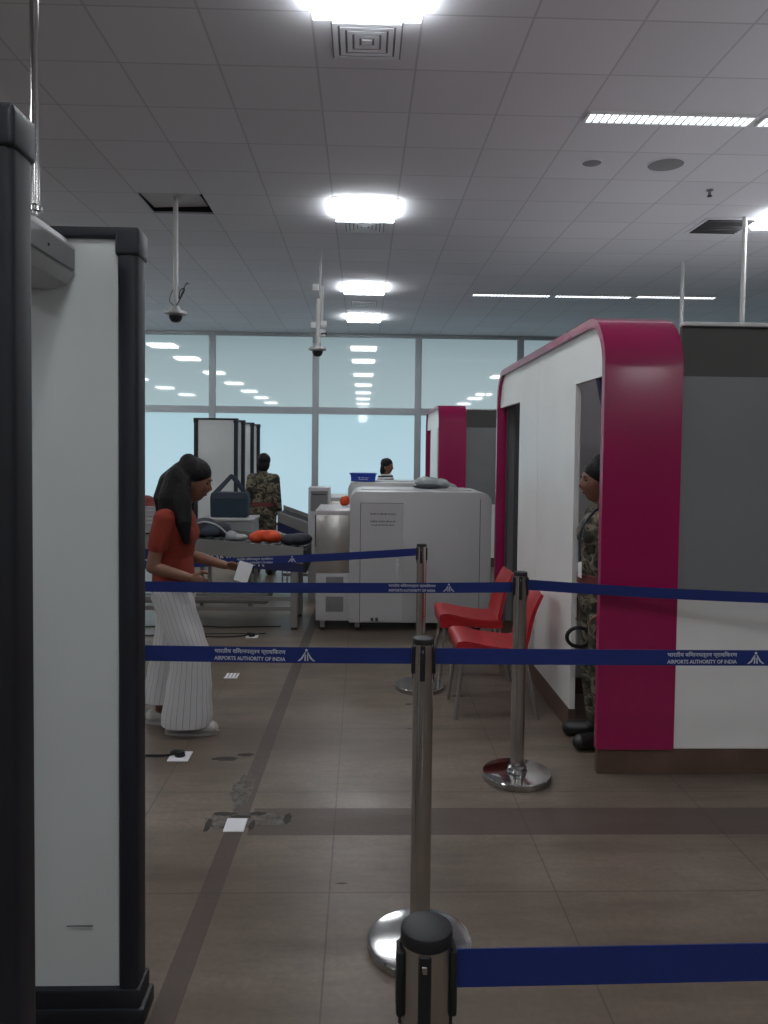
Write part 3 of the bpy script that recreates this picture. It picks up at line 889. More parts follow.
# ------------------------------------------------------------------ red chairs
def make_chair(loc, label):
    t = thing('red_chair', label, 'chair', loc, 0, 'red chairs along the booth wall')
    t.scale = (1, 1, 0.915)
    # faces -X; seat surface
    def shell(b, prof, widths, th, crown):
        n = 12
        top, bot = [], []
        pr = [Vector((p[0], 0, p[1])) for p in prof]
        for i, p in enumerate(pr):
            tg = (pr[min(i + 1, len(pr) - 1)] - pr[max(0, i - 1)]).normalized()
            nr = Vector((-tg.z, 0, tg.x))
            rt_, rb_ = [], []
            for k in range(n + 1):
                s = -1 + 2 * k / n
                q = p + Vector((0, s * widths[i], 0)) + nr * (crown[i] * (s * s))
                rt_.append(b.verts.new(q)); rb_.append(b.verts.new(q - nr * th))
            top.append(rt_); bot.append(rb_)
        m = len(pr)
        for i in range(m - 1):
            for k in range(n):
                b.faces.new((top[i][k], top[i + 1][k], top[i + 1][k + 1], top[i][k + 1]))
                b.faces.new((bot[i][k], bot[i][k + 1], bot[i + 1][k + 1], bot[i + 1][k]))
            b.faces.new((top[i][0], bot[i][0], bot[i + 1][0], top[i + 1][0]))
            b.faces.new((top[i][n], top[i + 1][n], bot[i + 1][n], bot[i][n]))
        for k in range(n):
            b.faces.new((top[0][k], top[0][k + 1], bot[0][k + 1], bot[0][k]))
            b.faces.new((top[-1][k], bot[-1][k], bot[-1][k + 1], top[-1][k + 1]))
    def rnd(pts, n=5): return [(p.x, p.z) for p in spline([(a, 0, c) for a, c in pts], n)]
    sp = rnd([(-0.235, 0.40), (-0.244, 0.47), (-0.228, 0.495), (-0.17, 0.495), (-0.05, 0.468), (0.08, 0.452), (0.17, 0.452)])
    w = []
    for i in range(len(sp)):
        u = i / (len(sp) - 1)
        w.append(0.206 - 0.014 * u)
    part('seat', lambda b: shell(b, sp, w, 0.018, [0.004 for i in range(len(sp))]), M['red'], t, 50)
    for q in (-1, 1):
        rim_pts = [(-0.236, 0.47), (-0.222, 0.487), (-0.17, 0.490), (-0.05, 0.466), (0.08, 0.45), (0.18, 0.45), (0.18, 0.395), (0.05, 0.40), (-0.08, 0.415), (-0.17, 0.405), (-0.228, 0.395)]
        part('side_rim', lambda b: prism(b, rim_pts, 'y', q * 0.196 - 0.009, q * 0.196 + 0.009), M['red'], t, 40)
    bp = rnd([(0.13, 0.445), (0.165, 0.455), (0.185, 0.50), (0.20, 0.58), (0.225, 0.68), (0.262, 0.765), (0.275, 0.785)])
    wb = [0.185 + 0.012 * math.sin(PI * i / (len(bp) - 1)) - 0.03 * (i / (len(bp) - 1)) ** 2 for i in range(len(bp))]
    wb[-1] -= 0.03; wb[-2] -= 0.012
    part('backrest', lambda b: shell(b, bp, wb, 0.022, [0.03 * min(1, i / 8) for i in range(len(bp))]), M['red'], t, 50)
    for (x0, y0, x1, y1) in ((-0.2, -0.15, -0.245, -0.195), (-0.2, 0.15, -0.245, 0.195), (0.15, -0.14, 0.235, -0.19), (0.15, 0.14, 0.235, 0.19)):
        part('leg', lambda b: cyl(b, (x1, y1, 0), (x0, y0, 0.448), 0.0105, 0.0125), M['leg'], t)
    part('underframe', lambda b: (cyl(b, (-0.2, -0.15, 0.44), (-0.2, 0.15, 0.44), 0.009), cyl(b, (0.15, -0.14, 0.425), (0.15, 0.14, 0.425), 0.009)), M['leg'], t)
    return t
ch = make_chair((0.80, 4.59, 0), 'red plastic chair nearer the camera, partly behind the stanchion')
clone(ch, (0.777, 5.34, 0), 'red plastic chair farther away, next to the X-ray scanner')

# ------------------------------------------------------------------ X-ray scanners
def word_bars(b, x0, x1, z, h, y, seed):
    rnd = random.Random(seed); x = x0
    while x < x1:
        w = rnd.uniform(0.012, 0.034)
        k = x
        while k < min(x + w, x1):
            hh = h * rnd.uniform(0.55, 1)
            box(b, (k, y - 0.0012, z), (k + 0.0045, y, z + hh)); k += 0.0065
        x += w + 0.008
def make_scanner():
    t = thing('xray_scanner', 'near light grey X-ray baggage scanner on castors in the middle of the hall', 'x-ray scanner', (0.503, 6.93, 0))
    ox, oy = -0.5, -6.9
    def P(x, y): return (x + ox, y + oy)
    x0, x1, y0, y1, z0, z1 = -0.105 + ox, 1.105 + ox, 6.5 + oy, 7.32 + oy, 0.085, 1.208
    def body(b):
        pts = [(x0, z0), (x0, z1 - 0.07), (x0 + 0.012, z1 - 0.035), (x0 + 0.045, z1 - 0.006), (x0 + 0.075, z1)]
        for k in range(7):
            a = PI / 2 - PI / 2 * k / 6
            pts.append((x1 - 0.09 + 0.09 * math.cos(a), z1 - 0.09 + 0.09 * math.sin(a)))
        pts.append((x1, z0))
        prism(b, pts, 'y', y0, y1)
        es = [e for e in b.edges if abs(e.verts[0].co.y - e.verts[1].co.y) < 1e-5]
        bmesh.ops.bevel(b, geom=es, offset=0.008, segments=2, affect='EDGES', profile=0.5)
    part('body', body, M['machine'], t, 30)
    part('top_ridge', lambda b: box(b, (x0 + 0.09, y0 + 0.25, z1 - 0.002), (x1 - 0.14, y1 - 0.08, z1 + 0.008), 0.003, 1), M['machine'], t)
    def seams(b):
        dx0, dx1, dz = -0.012 + ox, 0.35 + ox, 1.112
        box(b, (dx0 - 0.005, y0 - 0.001, z0 + 0.01), (dx0, y0 + 0.002, dz)); box(b, (dx0, y0 - 0.001, dz - 0.004), (dx1, y0 + 0.002, dz))
        box(b, (1.004 + ox, y0 - 0.001, z0 + 0.05), (1.009 + ox, y0 + 0.002, 1.15))
    part('seam_line', seams, M['seam'], t, None)
    d = part('door', lambda b: box(b, (-0.012 + ox, y0 - 0.004, z0 + 0.01), (0.347 + ox, y0, 1.107), 0.002, 1), M['machine'], t)
    part('handle', lambda b: (box(b, (0.288 + ox, y0 - 0.02, 0.44), (0.318 + ox, y0 - 0.003, 0.60), 0.004, 2), cyl(b, (0.303 + ox, y0 - 0.028, 0.62), (0.303 + ox, y0 - 0.003, 0.62), 0.014)), M['whitepipe'], d)
    for nx0, nx1, nz, nh, sd in ((0.07, 0.285, 1.012, 0.017, 1), (0.07, 0.285, 0.948, 0.016, 2), (0.08, 0.27, 0.918, 0.014, 3)):
        part('notice_line', lambda b: word_bars(b, nx0 + ox, nx1 + ox, nz, nh, y0 - 0.004, sd), M['seam'], d, None)
    part('latch', lambda b: (box(b, (0.08 + ox, y0 - 0.012, 0.10), (0.105 + ox, y0 - 0.002, 0.13), 0.003, 1), box(b, (0.12 + ox, y0 - 0.012, 0.10), (0.145 + ox, y0 - 0.002, 0.13), 0.003, 1)), M['seam'], d, None)
    # tunnel extension with steel hood and its cabinet
    hx0, hx1, hy0 = -0.395 + ox, x0, 6.54 + oy
    part('hood', lambda b: box(b, (hx0, hy0, 0.50), (hx1, y1 - 0.05, 1.035), 0.008, 2), M['hood'], t)
    part('hood_lid', lambda b: box(b, (hx0 - 0.004, hy0 - 0.004, 1.0), (hx1, y1 - 0.045, 1.042), 0.006, 2), M['machine'], t)
    cb = part('cabinet', lambda b: box(b, (hx0 + 0.004, hy0 - 0.01, 0.095), (hx1, y1 - 0.06, 0.50), 0.006, 2), M['machine'], t)
    def gr(b, za, zb):
        n = 9
        for i in range(n):
            z = za + (zb - za) * i / n
            box(b, (hx0 + 0.095, hy0 - 0.016, z), (hx0 + 0.235, hy0 - 0.009, z + (zb - za) / n * 0.6))
    for za, zb in ((0.18, 0.30), (0.40, 0.47)):
        part('grille', lambda b: (box(b, (hx0 + 0.09, hy0 - 0.012, za - 0.008), (hx0 + 0.24, hy0 - 0.0095, zb + 0.004)), gr(b, za, zb)), M['grille'], cb, None)
    def lead(b):
        for i in range(9):
            y = hy0 + 0.08 + i * 0.065
            box(b, (hx0 - 0.012, y, 0.72), (hx0 - 0.006, y + 0.06, 0.995))
    part('lead_curtain', lead, M['blackmatte'], t, None)
    for (x, y) in ((x0 + 0.07, y0 + 0.1), (x1 - 0.1, y0 + 0.1), (x0 + 0.07, y1 - 0.1), (x1 - 0.1, y1 - 0.1), (hx0 + 0.06, hy0 + 0.06), (hx0 + 0.06, y1 - 0.14)):
        c = part('castor', lambda b: cyl(b, (x, y - 0.016, 0.036), (x, y + 0.016, 0.036), 0.036), M['blackmatte'], t)
        part('castor_fork', lambda b: (box(b, (x - 0.02, y - 0.024, 0.03), (x + 0.02, y - 0.018, 0.095)), box(b, (x - 0.02, y + 0.018, 0.03), (x + 0.02, y + 0.024, 0.095)), cyl(b, (x, y, 0.078), (x, y, 0.1), 0.02)), M['leg'], c)
    return t
sc1 = make_scanner()
clone(sc1, (0.45, 8.78, 0), 'far X-ray baggage scanner mostly hidden behind the near one, blue tray on its top')

t = thing('operator_console', 'narrow grey console cabinet with dark screen behind the scanner hood', 'console', (-0.44, 8.0, 0))
part('cabinet', lambda b: box(b, (-0.11, -0.11, 0), (0.11, 0.11, 1.175), 0.008, 2), M['machine'], t)
part('screen', lambda b: box(b, (-0.085, -0.114, 0.93), (0.088, -0.109, 1.14), 0.002, 1), M['grille'], t)
part('control_strip', lambda b: box(b, (-0.07, -0.118, 1.095), (0.07, -0.113, 1.11)), M['seam'], t, None)

# ------------------------------------------------------------------ conveyors
def make_conveyor():
    t = thing('conveyor', 'near sloping roller conveyor with dark navy lettered side leading to the scanner', 'conveyor', (-1.5, 6.95, 0))
    xa, xb = -2.7, -0.5; y0, y1 = 6.6, 7.24
    def zt(x): return 0.784 - 0.0776 * (x + 1.388)
    def slab(b, za, zb, ya, yb, xs=(xa, xb), k=0.0):
        prism(b, [(xs[0] + 1.5, zt(xs[0]) + za), (xs[1] + 1.5, zt(xs[1]) + za - k), (xs[1] + 1.5, zt(xs[1]) + zb), (xs[0] + 1.5, zt(xs[0]) + zb)], 'y', ya - 6.95, yb - 6.95)
    part('side_plate', lambda b: slab(b, -0.11, 0, y0, y0 + 0.02, k=0.03), M['convgrey'], t, None)
    part('side_plate', lambda b: slab(b, -0.12, 0.03, y1 - 0.02, y1), M['convgrey'], t, None)
    part('belt', lambda b: slab(b, -0.06, -0.03, y0 + 0.02, y1 - 0.02), M['belt'], t, None)
    def rollers(b):
        x = xa + 0.08
        while x < xb:
            cyl(b, (x + 1.5, y0 + 0.02 - 6.95, zt(x) - 0.045), (x + 1.5, y1 - 0.02 - 6.95, zt(x) - 0.045), 0.03, seg=12); x += 0.085
    part('rollers', rollers, M['belt'], t)
    pn = part('front_panel', lambda b: slab(b, -0.215, -0.112, y0 + 0.004, y0 + 0.03), M['convnavy'], t, None)
    me = text_mesh('CONVEYOR', 0.105, 0.54, 0.001)
    o = mesh_obj('lettering', me, M['convletter'], pn)
    o.location = (-1.10 + 1.5, y0 + 0.002 - 6.95, zt(-1.10) - 0.16)
    o.rotation_euler = Euler((PI / 2, math.atan(0.0776), 0), 'XYZ')
    part('end_cap', lambda b: box(b, (xb + 1.5, y0 - 6.95, 0.50), (xb + 1.53, y1 - 6.95, zt(xb) - 0.02), 0.004, 1), M['black'], t, None)
    for x in (-0.57, -2.45):
        for y in (y0 + 0.04, y1 - 0.06):
            lg = part('leg', lambda b: box(b, (x + 1.46, y - 6.95 - 0.025, 0.02), (x + 1.525, y - 6.95 + 0.025, zt(x) - 0.1), 0.004, 1), M['leg'], t, None)
            part('levelling_foot', lambda b: cyl(b, (x + 1.492, y - 6.95, 0), (x + 1.492, y - 6.95, 0.025), 0.03, 0.018), M['blackmatte'], lg)
    part('cross_rail', lambda b: box(b, (-2.45 + 1.52, y0 + 0.02 - 6.95, 0.25), (-0.59 + 1.5, y0 + 0.055 - 6.95, 0.285), 0.003, 1), M['leg'], t, None)
    part('lower_rail', lambda b: box(b, (-2.45 + 1.52, y0 + 0.02 - 6.95, 0.165), (-0.6 + 1.5, y0 + 0.055 - 6.95, 0.2), 0.003, 1), M['leg'], t, None)
    part('motor_box', lambda b: box(b, (-1.9 + 1.5, y0 + 0.15 - 6.95, 0.20), (-0.82 + 1.5, y1 - 0.1 - 6.95, 0.285), 0.006, 1), M['convgrey'], t, None)
    return t
cv = make_conveyor()
c2 = clone(cv, (-0.66, 8.80, 0), 'short far conveyor end with grey side plates, right of the guard seen from behind', scale=(0.22, 1, 0.99))
for o in [k for k in c2.children_recursive if k.name.startswith('lettering')]: bpy.data.objects.remove(o)

t = thing('inspection_table', 'grey metal inspection table behind the conveyor carrying the dark tote bag', 'table', (-1.34, 7.85, 0))
part('table_top', lambda b: box(b, (-0.28, -0.24, 0.845), (0.27, 0.24, 0.868), 0.004, 1), M['machine'], t)
part('apron', lambda b: (box(b, (-0.265, -0.225, 0.62), (0.26, -0.21, 0.845)), box(b, (-0.265, 0.21, 0.62), (0.26, 0.225, 0.845)), box(b, (-0.265, -0.21, 0.62), (-0.25, 0.21, 0.845)), box(b, (0.245, -0.21, 0.62), (0.26, 0.21, 0.845))), M['tray'], t, None)
for sx in (-0.24, 0.235):
    for sy in (-0.2, 0.2):
        part('leg', lambda b: box(b, (sx - 0.018, sy - 0.018, 0), (sx + 0.018, sy + 0.018, 0.66), 0.003, 1), M['leg'], t)

# ------------------------------------------------------------------ luggage and small things
def cloth_mesh(pieces, voxel=0.012, it=6):
    b = new_bm()
    for c, r in pieces: ball(b, c, r)
    return remeshed(b, voxel, it)
def ztop(x): return 0.784 - 0.0776 * (x + 1.388)
# tote
t = thing('tote_bag', 'dark teal tote bag with upright handles standing on the grey table', 'bag', (-1.335, 7.83, 0.868))
def totebody(b):
    prism(b, [(-0.185, 0), (0.185, 0), (0.19, 0.2), (0.175, 0.255), (-0.175, 0.255), (-0.19, 0.2)], 'y', -0.09, 0.09)
    es = list(b.edges); bmesh.ops.bevel(b, geom=es, offset=0.02, segments=3, affect='EDGES', profile=0.5)
part('bag_body', totebody, M['tote'], t, 60)
for y in (-0.07, 0.07):
    def hnd(b, y=y):
        for a, c in (((-0.15, 0.24), (0.02, 0.425)), ((0.02, 0.425), (0.15, 0.24))):
            p, q = Vector((a[0], y, a[1])), Vector((c[0], y * 0.4, c[1]))
            d = (q - p).normalized(); n = Vector((-d.z, 0, d.x)) * 0.018
            vs = [b.verts.new(v + Vector((0, s, 0))) for s in (-0.006, 0.006) for v in (p - n, p + n, q + n, q - n)]
            for f in ((0, 1, 2, 3), (7, 6, 5, 4), (0, 4, 5, 1), (1, 5, 6, 2), (2, 6, 7, 3), (3, 7, 4, 0)): b.faces.new([vs[i] for i in f])
    part('handle', hnd, M['totehandle'], t, None)
part('bag_flap', lambda b: box(b, (-0.17, -0.096, 0.19), (0.17, -0.088, 0.25), 0.003, 1), M['totehandle'], t)

def item(name, label, cat, loc, pieces, m, voxel=0.012, it=6):
    me = cloth_mesh(pieces, voxel, it)
    o = mesh_obj(name, me, m); o.location = loc
    return tag(o, label, cat)
CB = -0.015
bx = -0.855
o = item('orange_bag', 'crumpled bright orange bag lying on the near conveyor', 'bag', (bx, 6.82, ztop(bx) + CB), [((-0.07, 0, 0.05), (0.075, 0.1, 0.05)), ((0.05, 0, 0.06), (0.09, 0.11, 0.058)), ((-0.02, -0.03, 0.075), (0.09, 0.06, 0.045)), ((0.1, 0.02, 0.04), (0.05, 0.07, 0.04))], M['orange'])
bx = -0.575
o = item('black_duffel', 'low black bag on the conveyor right of the orange bag, entering the scanner', 'bag', (bx, 6.86, ztop(bx) + CB), [((-0.06, 0, 0.05), (0.09, 0.12, 0.05)), ((0.03, 0, 0.055), (0.11, 0.13, 0.055)), ((0.06, -0.02, 0.07), (0.06, 0.09, 0.04))], M['darkbag'])
bx = -1.09
o = item('grey_pouch', 'small pale grey pouch on the conveyor left of the orange bag', 'bag', (bx, 6.78, ztop(bx) + CB), [((-0.05, 0, 0.045), (0.06, 0.06, 0.045)), ((0.02, 0, 0.035), (0.07, 0.07, 0.032)), ((-0.06, 0.01, 0.065), (0.035, 0.05, 0.03))], M['silverbag'], 0.008)
t = thing('backpack', 'dark slate backpack lying on the conveyor just right of the woman in orange', 'bag', (-1.34, 6.88, ztop(-1.34) + CB))
me = cloth_mesh([((-0.06, 0, 0.09), (0.13, 0.13, 0.088)), ((0.06, 0, 0.075), (0.12, 0.12, 0.072)), ((-0.1, 0, 0.11), (0.09, 0.1, 0.06)), ((0.13, -0.02, 0.05), (0.06, 0.08, 0.048))])
mesh_obj('bag_body', me, M['darkbag'], t)
part('front_pocket', lambda b: ball(b, (0.0, -0.1, 0.07), (0.1, 0.04, 0.05)), M['totehandle'], t, 180)
part('strap', lambda b: tube(b, spline([(-0.13, -0.09, 0.12), (-0.04, -0.12, 0.15), (0.07, -0.11, 0.12), (0.15, -0.09, 0.05)]), 0.009, 8), M['tray'], t)

# trays stacked at the conveyor's left end, and the blue tray
def make_tray(name, label, cat, m, loc, w=0.42, d=0.34, h=0.085, group=None):
    t = thing(name, label, cat, loc, 0, group)
    def tb(b):
        k = 0.025
        box(b, (-w / 2 + k, -d / 2 + k, 0), (w / 2 - k, d / 2 - k, 0.006))
        for s in (-1, 1):
            prism(b, [(s * (w / 2 - k), 0), (s * (w / 2 - k + 0.006), 0), (s * w / 2, h), (s * (w / 2 - 0.008), h)], 'y', -d / 2 + 0.01, d / 2 - 0.01)
            prism(b, [(s * (d / 2 - k), 0), (s * (d / 2 - k + 0.006), 0), (s * d / 2, h), (s * (d / 2 - 0.008), h)], 'x', -w / 2 + 0.01, w / 2 - 0.01)
    part('tray_shell', tb, m, t, None)
    def rim(b):
        for s in (-1, 1):
            box(b, (-w / 2 - 0.008, s * d / 2 - 0.01, h - 0.006), (w / 2 + 0.008, s * d / 2 + 0.01, h + 0.004), 0.003, 1)
            box(b, (s * w / 2 - 0.01, -d / 2, h - 0.006), (s * w / 2 + 0.01, d / 2, h + 0.004), 0.003, 1)
    part('rim', rim, m, t, None)
    return t
tx, tz = -1.95, ztop(-1.95) - 0.012
tr = make_tray('baggage_tray', 'grey baggage tray at the bottom of the stack at the left end of the conveyor', 'tray', M['machine'], (tx, 6.92, tz), group='grey trays stacked on the conveyor')
names = ['second from the bottom', 'third from the bottom', 'fourth from the bottom', 'fifth from the bottom, topmost']
for i, n_ in enumerate(names):
    clone(tr, (tx + (i % 2) * 0.006, 6.92, tz + 0.036 * (i + 1)), 'grey baggage tray, %s in the conveyor stack' % n_)
item('red_brown_bag', 'red brown bag lying on top of the tray stack at the left', 'bag', (tx + 0.03, 6.92, tz + 0.036 * 4 + 0.006), [((-0.04, 0, 0.07), (0.11, 0.11, 0.07)), ((0.06, 0, 0.06), (0.1, 0.1, 0.06)), ((0, 0, 0.12), (0.07, 0.07, 0.05))], M['redbrown'])
bt_ = make_tray('blue_tray', 'blue plastic tray on top of the far X-ray scanner beside the distant woman', 'tray', M['bluetray'], (0.01, 8.62, 1.217), 0.29, 0.24, 0.085)
part('tray_mark', lambda b: (word_bars(b, -0.055, 0.055, 0.034, 0.013, -0.118, 5), word_bars(b, -0.045, 0.05, 0.016, 0.011, -0.115, 6)), M['print'], bt_, None)
t = thing('wrapped_parcel', 'grey plastic-wrapped parcel with black underside on top of the near scanner', 'parcel', (0.625, 7.02, 1.217))
me = cloth_mesh([((-0.02, 0, 0.055), (0.13, 0.1, 0.05)), ((0.08, 0, 0.05), (0.09, 0.1, 0.045)), ((0.13, 0, 0.035), (0.05, 0.07, 0.034)), ((-0.05, 0, 0.075), (0.08, 0.07, 0.035))])
mesh_obj('wrap', me, M['plasticwrap'], t)
part('black_base', lambda b: ball(b, (-0.02, -0.02, 0.016), (0.145, 0.105, 0.016)), M['darkbag'], t, 180)
item('orange_pouch', 'tiny orange pouch behind the top left corner of the near scanner', 'bag', (-0.16, 7.1, 1.042), [((-0.015, 0, 0.045), (0.03, 0.04, 0.045)), ((0.015, 0, 0.05), (0.032, 0.04, 0.048))], M['orange'], 0.008)

# floor sockets and cables
def plate(label, x, y, plug, w=0.06, d=0.06):
    t = thing('floor_socket', label, 'floor socket', (x, y, 0))
    part('cover_plate', lambda b: box(b, (-w, -d, 0), (w, d, 0.006), 0.002, 1), M['plate'], t, None)
    if plug == 1:
        p = part('plug', lambda b: (cyl(b, (0, 0, 0.006), (0, 0, 0.03), 0.026, 0.022), ball(b, (-0.02, 0, 0.024), (0.03, 0.016, 0.014))), M['black'], t)
    elif plug == 2:
        part('socket_slots', lambda b: [box(b, (-0.045 + k * 0.024, -0.045, 0.006), (-0.039 + k * 0.024, 0.045, 0.0075)) for k in range(4)], M['grille'], t, None)
    return t
plate('white floor socket set in a broken patch of floor, nearest the camera', -0.508, 3.135, 0, 0.042, 0.055)
plate('white floor socket with a black plug at the woman\'s feet', -0.903, 3.85, 1, 0.052, 0.06)
plate('small slotted white floor socket just beyond the lettered belt', -0.88, 5.245, 2, 0.045, 0.055)
plate('distant white floor socket with black plug in front of the conveyor', -0.90, 6.36, 1, 0.05, 0.045)
def cable(label, pts, r=0.006):
    o = part('power_cable', lambda b: tube(b, spline(pts, 6), r, 6), M['black'], None, 180)
    return tag(o, label, 'cable')
cable('black power cable running left from the plug at the woman\'s feet', [(-0.925, 3.85, 0.02), (-1.0, 3.85, 0.008), (-1.3, 3.86, 0.007), (-1.8, 3.83, 0.007), (-2.6, 3.9, 0.007)])
cable('thin black cable on the floor running left from the distant socket', [(-0.93, 6.36, 0.022), (-1.0, 6.35, 0.009), (-1.2, 6.33, 0.007), (-1.6, 6.38, 0.007), (-2.4, 6.30, 0.007)])
cable('black cable lying on the floor under the conveyor rail', [(-0.70, 6.72, 0.007), (-0.95, 6.70, 0.007), (-1.2, 6.68, 0.007), (-1.5, 6.73, 0.007), (-1.9, 6.68, 0.007)])
cable('grey black lead curled beside the scanner castor under the conveyor', [(-0.80, 6.46, 0.007), (-0.9, 6.43, 0.007), (-1.05, 6.45, 0.007), (-1.4, 6.42, 0.007)], 0.004)
# broken screed round the nearest socket
def patch(b, cx, cy, rx, ry, seed, z, hole=None):
    rnd = random.Random(seed); n = 26
    cy += 0.046
    c = b.verts.new((cx, cy, z))
    vs = []
    for k in range(n):
        a = 2 * PI * k / n; f = rnd.uniform(0.7, 1.08)
        vs.append(b.verts.new((cx + rx * f * math.cos(a), cy + ry * f * math.sin(a), z)))
    for k in range(n): b.faces.new((c, vs[k], vs[(k + 1) % n]))
def bpatch(b):
    patch(b, -0.52, 3.13, 0.13, 0.075, 3, 0.0012); patch(b, -0.38, 3.14, 0.12, 0.06, 4, 0.0013); patch(b, -0.53, 3.42, 0.055, 0.20, 9, 0.0011)
struct('trim_4', bpatch, M['crack'])
def bpatch2(b):
    patch(b, -0.57, 3.19, 0.06, 0.02, 12, 0.0019); patch(b, -0.50, 3.165, 0.05, 0.016, 13, 0.0020); patch(b, -0.43, 3.19, 0.045, 0.018, 14, 0.0019)
    patch(b, -0.62, 3.09, 0.016, 0.06, 15, 0.0019); patch(b, -0.44, 3.09, 0.014, 0.05, 16, 0.0019); patch(b, -0.30, 3.15, 0.018, 0.05, 17, 0.0019)
    patch(b, -0.67, 3.78, 0.07, 0.03, 18, 0.0011); patch(b, -0.58, 3.83, 0.05, 0.025, 19, 0.0011)
    patch(b, -0.06, 2.66, 0.025, 0.006, 20, 0.0011); patch(b, 0.30, 4.62, 0.03, 0.012, 21, 0.0011); patch(b, 0.36, 4.42, 0.03, 0.01, 22, 0.0011); patch(b, 0.62, 4.78, 0.05, 0.016, 23, 0.0011); patch(b, 0.28, 4.20, 0.015, 0.008, 24, 0.0011)
struct('trim_5', bpatch2, M['crackdark'])

# ------------------------------------------------------------------ people
def V(*a): return Vector(a)
def limb(b, pts, rad, seg=16):
    for i, p in enumerate(pts):
        r = rad[i]
        ball(b, p, r if isinstance(r, tuple) else (r, r, r), u=16, v=12)
    for i in range(len(pts) - 1):
        r0 = rad[i] if not isinstance(rad[i], tuple) else min(rad[i]); r1 = rad[i + 1] if not isinstance(rad[i + 1], tuple) else min(rad[i + 1])
        cyl(b, pts[i], pts[i + 1], r0, r1, seg)

def head_shape(b, c, rot, s=0.94):
    """head facing local +X: skull, jaw, brow, nose, lips, chin, ears"""
    vs = ball(b, (0, 0, 0), 1.0, u=48, v=32)
    g = lambda x, m, w: math.exp(-((x - m) / w) ** 2)
    for v in vs:
        f, sd, w = v.co.x, v.co.y, v.co.z
        x = 0.098 * f; y = 0.073 * sd; z = 0.118 * w
        if w < 0:
            y *= 1 - 0.30 * (-w) ** 1.4
            x *= (1 - 0.10 * (-w)) if f > 0 else (1 - 0.45 * (-w))
        if f > 0:
            x -= 0.010 * g(w, 0.08, 0.16) * g(abs(sd), 0.34, 0.18)       # eye sockets
            x += 0.004 * g(w, 0.27, 0.10) * g(sd, 0, 0.5)                # brow
            x += 0.024 * g(sd, 0, 0.13) * max(0, 1 - abs((w + 0.17) / 0.26)) * (1.0 if w > -0.17 else 1.0)  # nose
            x += 0.006 * g(w, -0.44, 0.06) * g(sd, 0, 0.24) + 0.006 * g(w, -0.57, 0.06) * g(sd, 0, 0.22)    # lips
            x -= 0.004 * g(w, -0.505, 0.03) * g(sd, 0, 0.26)
            x += 0.012 * g(w, -0.83, 0.16) * g(sd, 0, 0.3)               # chin
            x += 0.004 * g(w, -0.2, 0.2) * g(abs(sd), 0.5, 0.2)          # cheeks
        v.co = rot @ (V(x, y, z) * s) + c
    for q in (-1, 1):
        ball(b, c + rot @ (V(-0.008, q * 0.073, -0.008) * s), (0.018 * s, 0.008 * s, 0.032 * s), rot)

def hand(b, wrist, d, n, w, side, curl=0.5, s=1.0):
    """d along the hand, n out of the back of the hand, w across toward the thumb side"""
    d, n, w = d.normalized(), n.normalized(), w.normalized()
    rot = Matrix((d, w, n)).transposed()
    ball(b, wrist + d * 0.042 * s, (0.05 * s, 0.038 * s, 0.015 * s), rot)
    ball(b, wrist + d * 0.055 * s, (0.034 * s, 0.040 * s, 0.013 * s), rot)
    for k, (off, ln) in enumerate(((0.029, 0.070), (0.010, 0.079), (-0.010, 0.074), (-0.028, 0.058))):
        p = wrist + d * (0.082 - 0.004 * abs(k - 1)) * s + w * off * s
        a = 0.15; pts = [p]
        for seg_l in (0.42, 0.32, 0.26):
            a += curl * 0.75
            dirv = d * math.cos(a) - n * math.sin(a) + w * off * 0.9
            p = p + dirv.normalized() * ln * seg_l * s; pts.append(p)
        limb(b, pts, [0.0092 * s, 0.0086 * s, 0.008 * s, 0.007 * s], 10)
    p = wrist + d * 0.022 * s + w * 0.030 * s
    q = p + (d * 0.55 + w * 0.7 - n * 0.3).normalized() * 0.036 * s
    r = q + (d * 0.9 + w * 0.25 - n * 0.4).normalized() * 0.030 * s
    limb(b, [p, q, r], [0.012 * s, 0.0105 * s, 0.0085 * s], 10)

def body_mesh(J, voxel=0.0055, bust=True, hands=None):
    b = new_bm()
    ball(b, J['pelvis'], (0.105, 0.15, 0.10)); ball(b, J['waist'], (0.088, 0.118, 0.12)); ball(b, J['chest'], (0.098, 0.14, 0.14))
    limb(b, [J['pelvis'], J['waist'], J['chest']], [0.09, 0.085, 0.09])
    if bust:
        for s in (-1, 1): ball(b, J['chest'] + V(0.065, s * 0.065, 0.0), (0.05, 0.055, 0.055))
    limb(b, [J['shR'], J['chest'] + V(0, 0, 0.085), J['shL']], [0.05, 0.065, 0.05])
    limb(b, [J['chest'] + V(0, 0, 0.09), J['neck'], J['head'] + V(-0.02, 0, -0.05)], [0.06, 0.047, 0.05])
    head_shape(b, J['head'], J['hrot'])
    for q in 'RL':
        limb(b, [J['sh' + q], (J['sh' + q] + J['el' + q]) / 2, J['el' + q], J['el' + q].lerp(J['wr' + q], 0.35), J['wr' + q]], [0.046, 0.042, 0.034, 0.033, 0.023])
        limb(b, [J['hip' + q], J['hip' + q].lerp(J['kn' + q], 0.5), J['kn' + q], J['kn' + q].lerp(J['an' + q], 0.35), J['an' + q]], [0.085, 0.072, 0.052, 0.05, 0.033])
        limb(b, [J['an' + q] + V(0, 0, -0.02), J['toe' + q]], [0.034, 0.026])
        h = J.get('hand' + q)
        if h: hand(b, J['wr' + q], h[0], h[1], h[2], q, h[3])
    return remeshed(b, voxel, 3, 0.5)

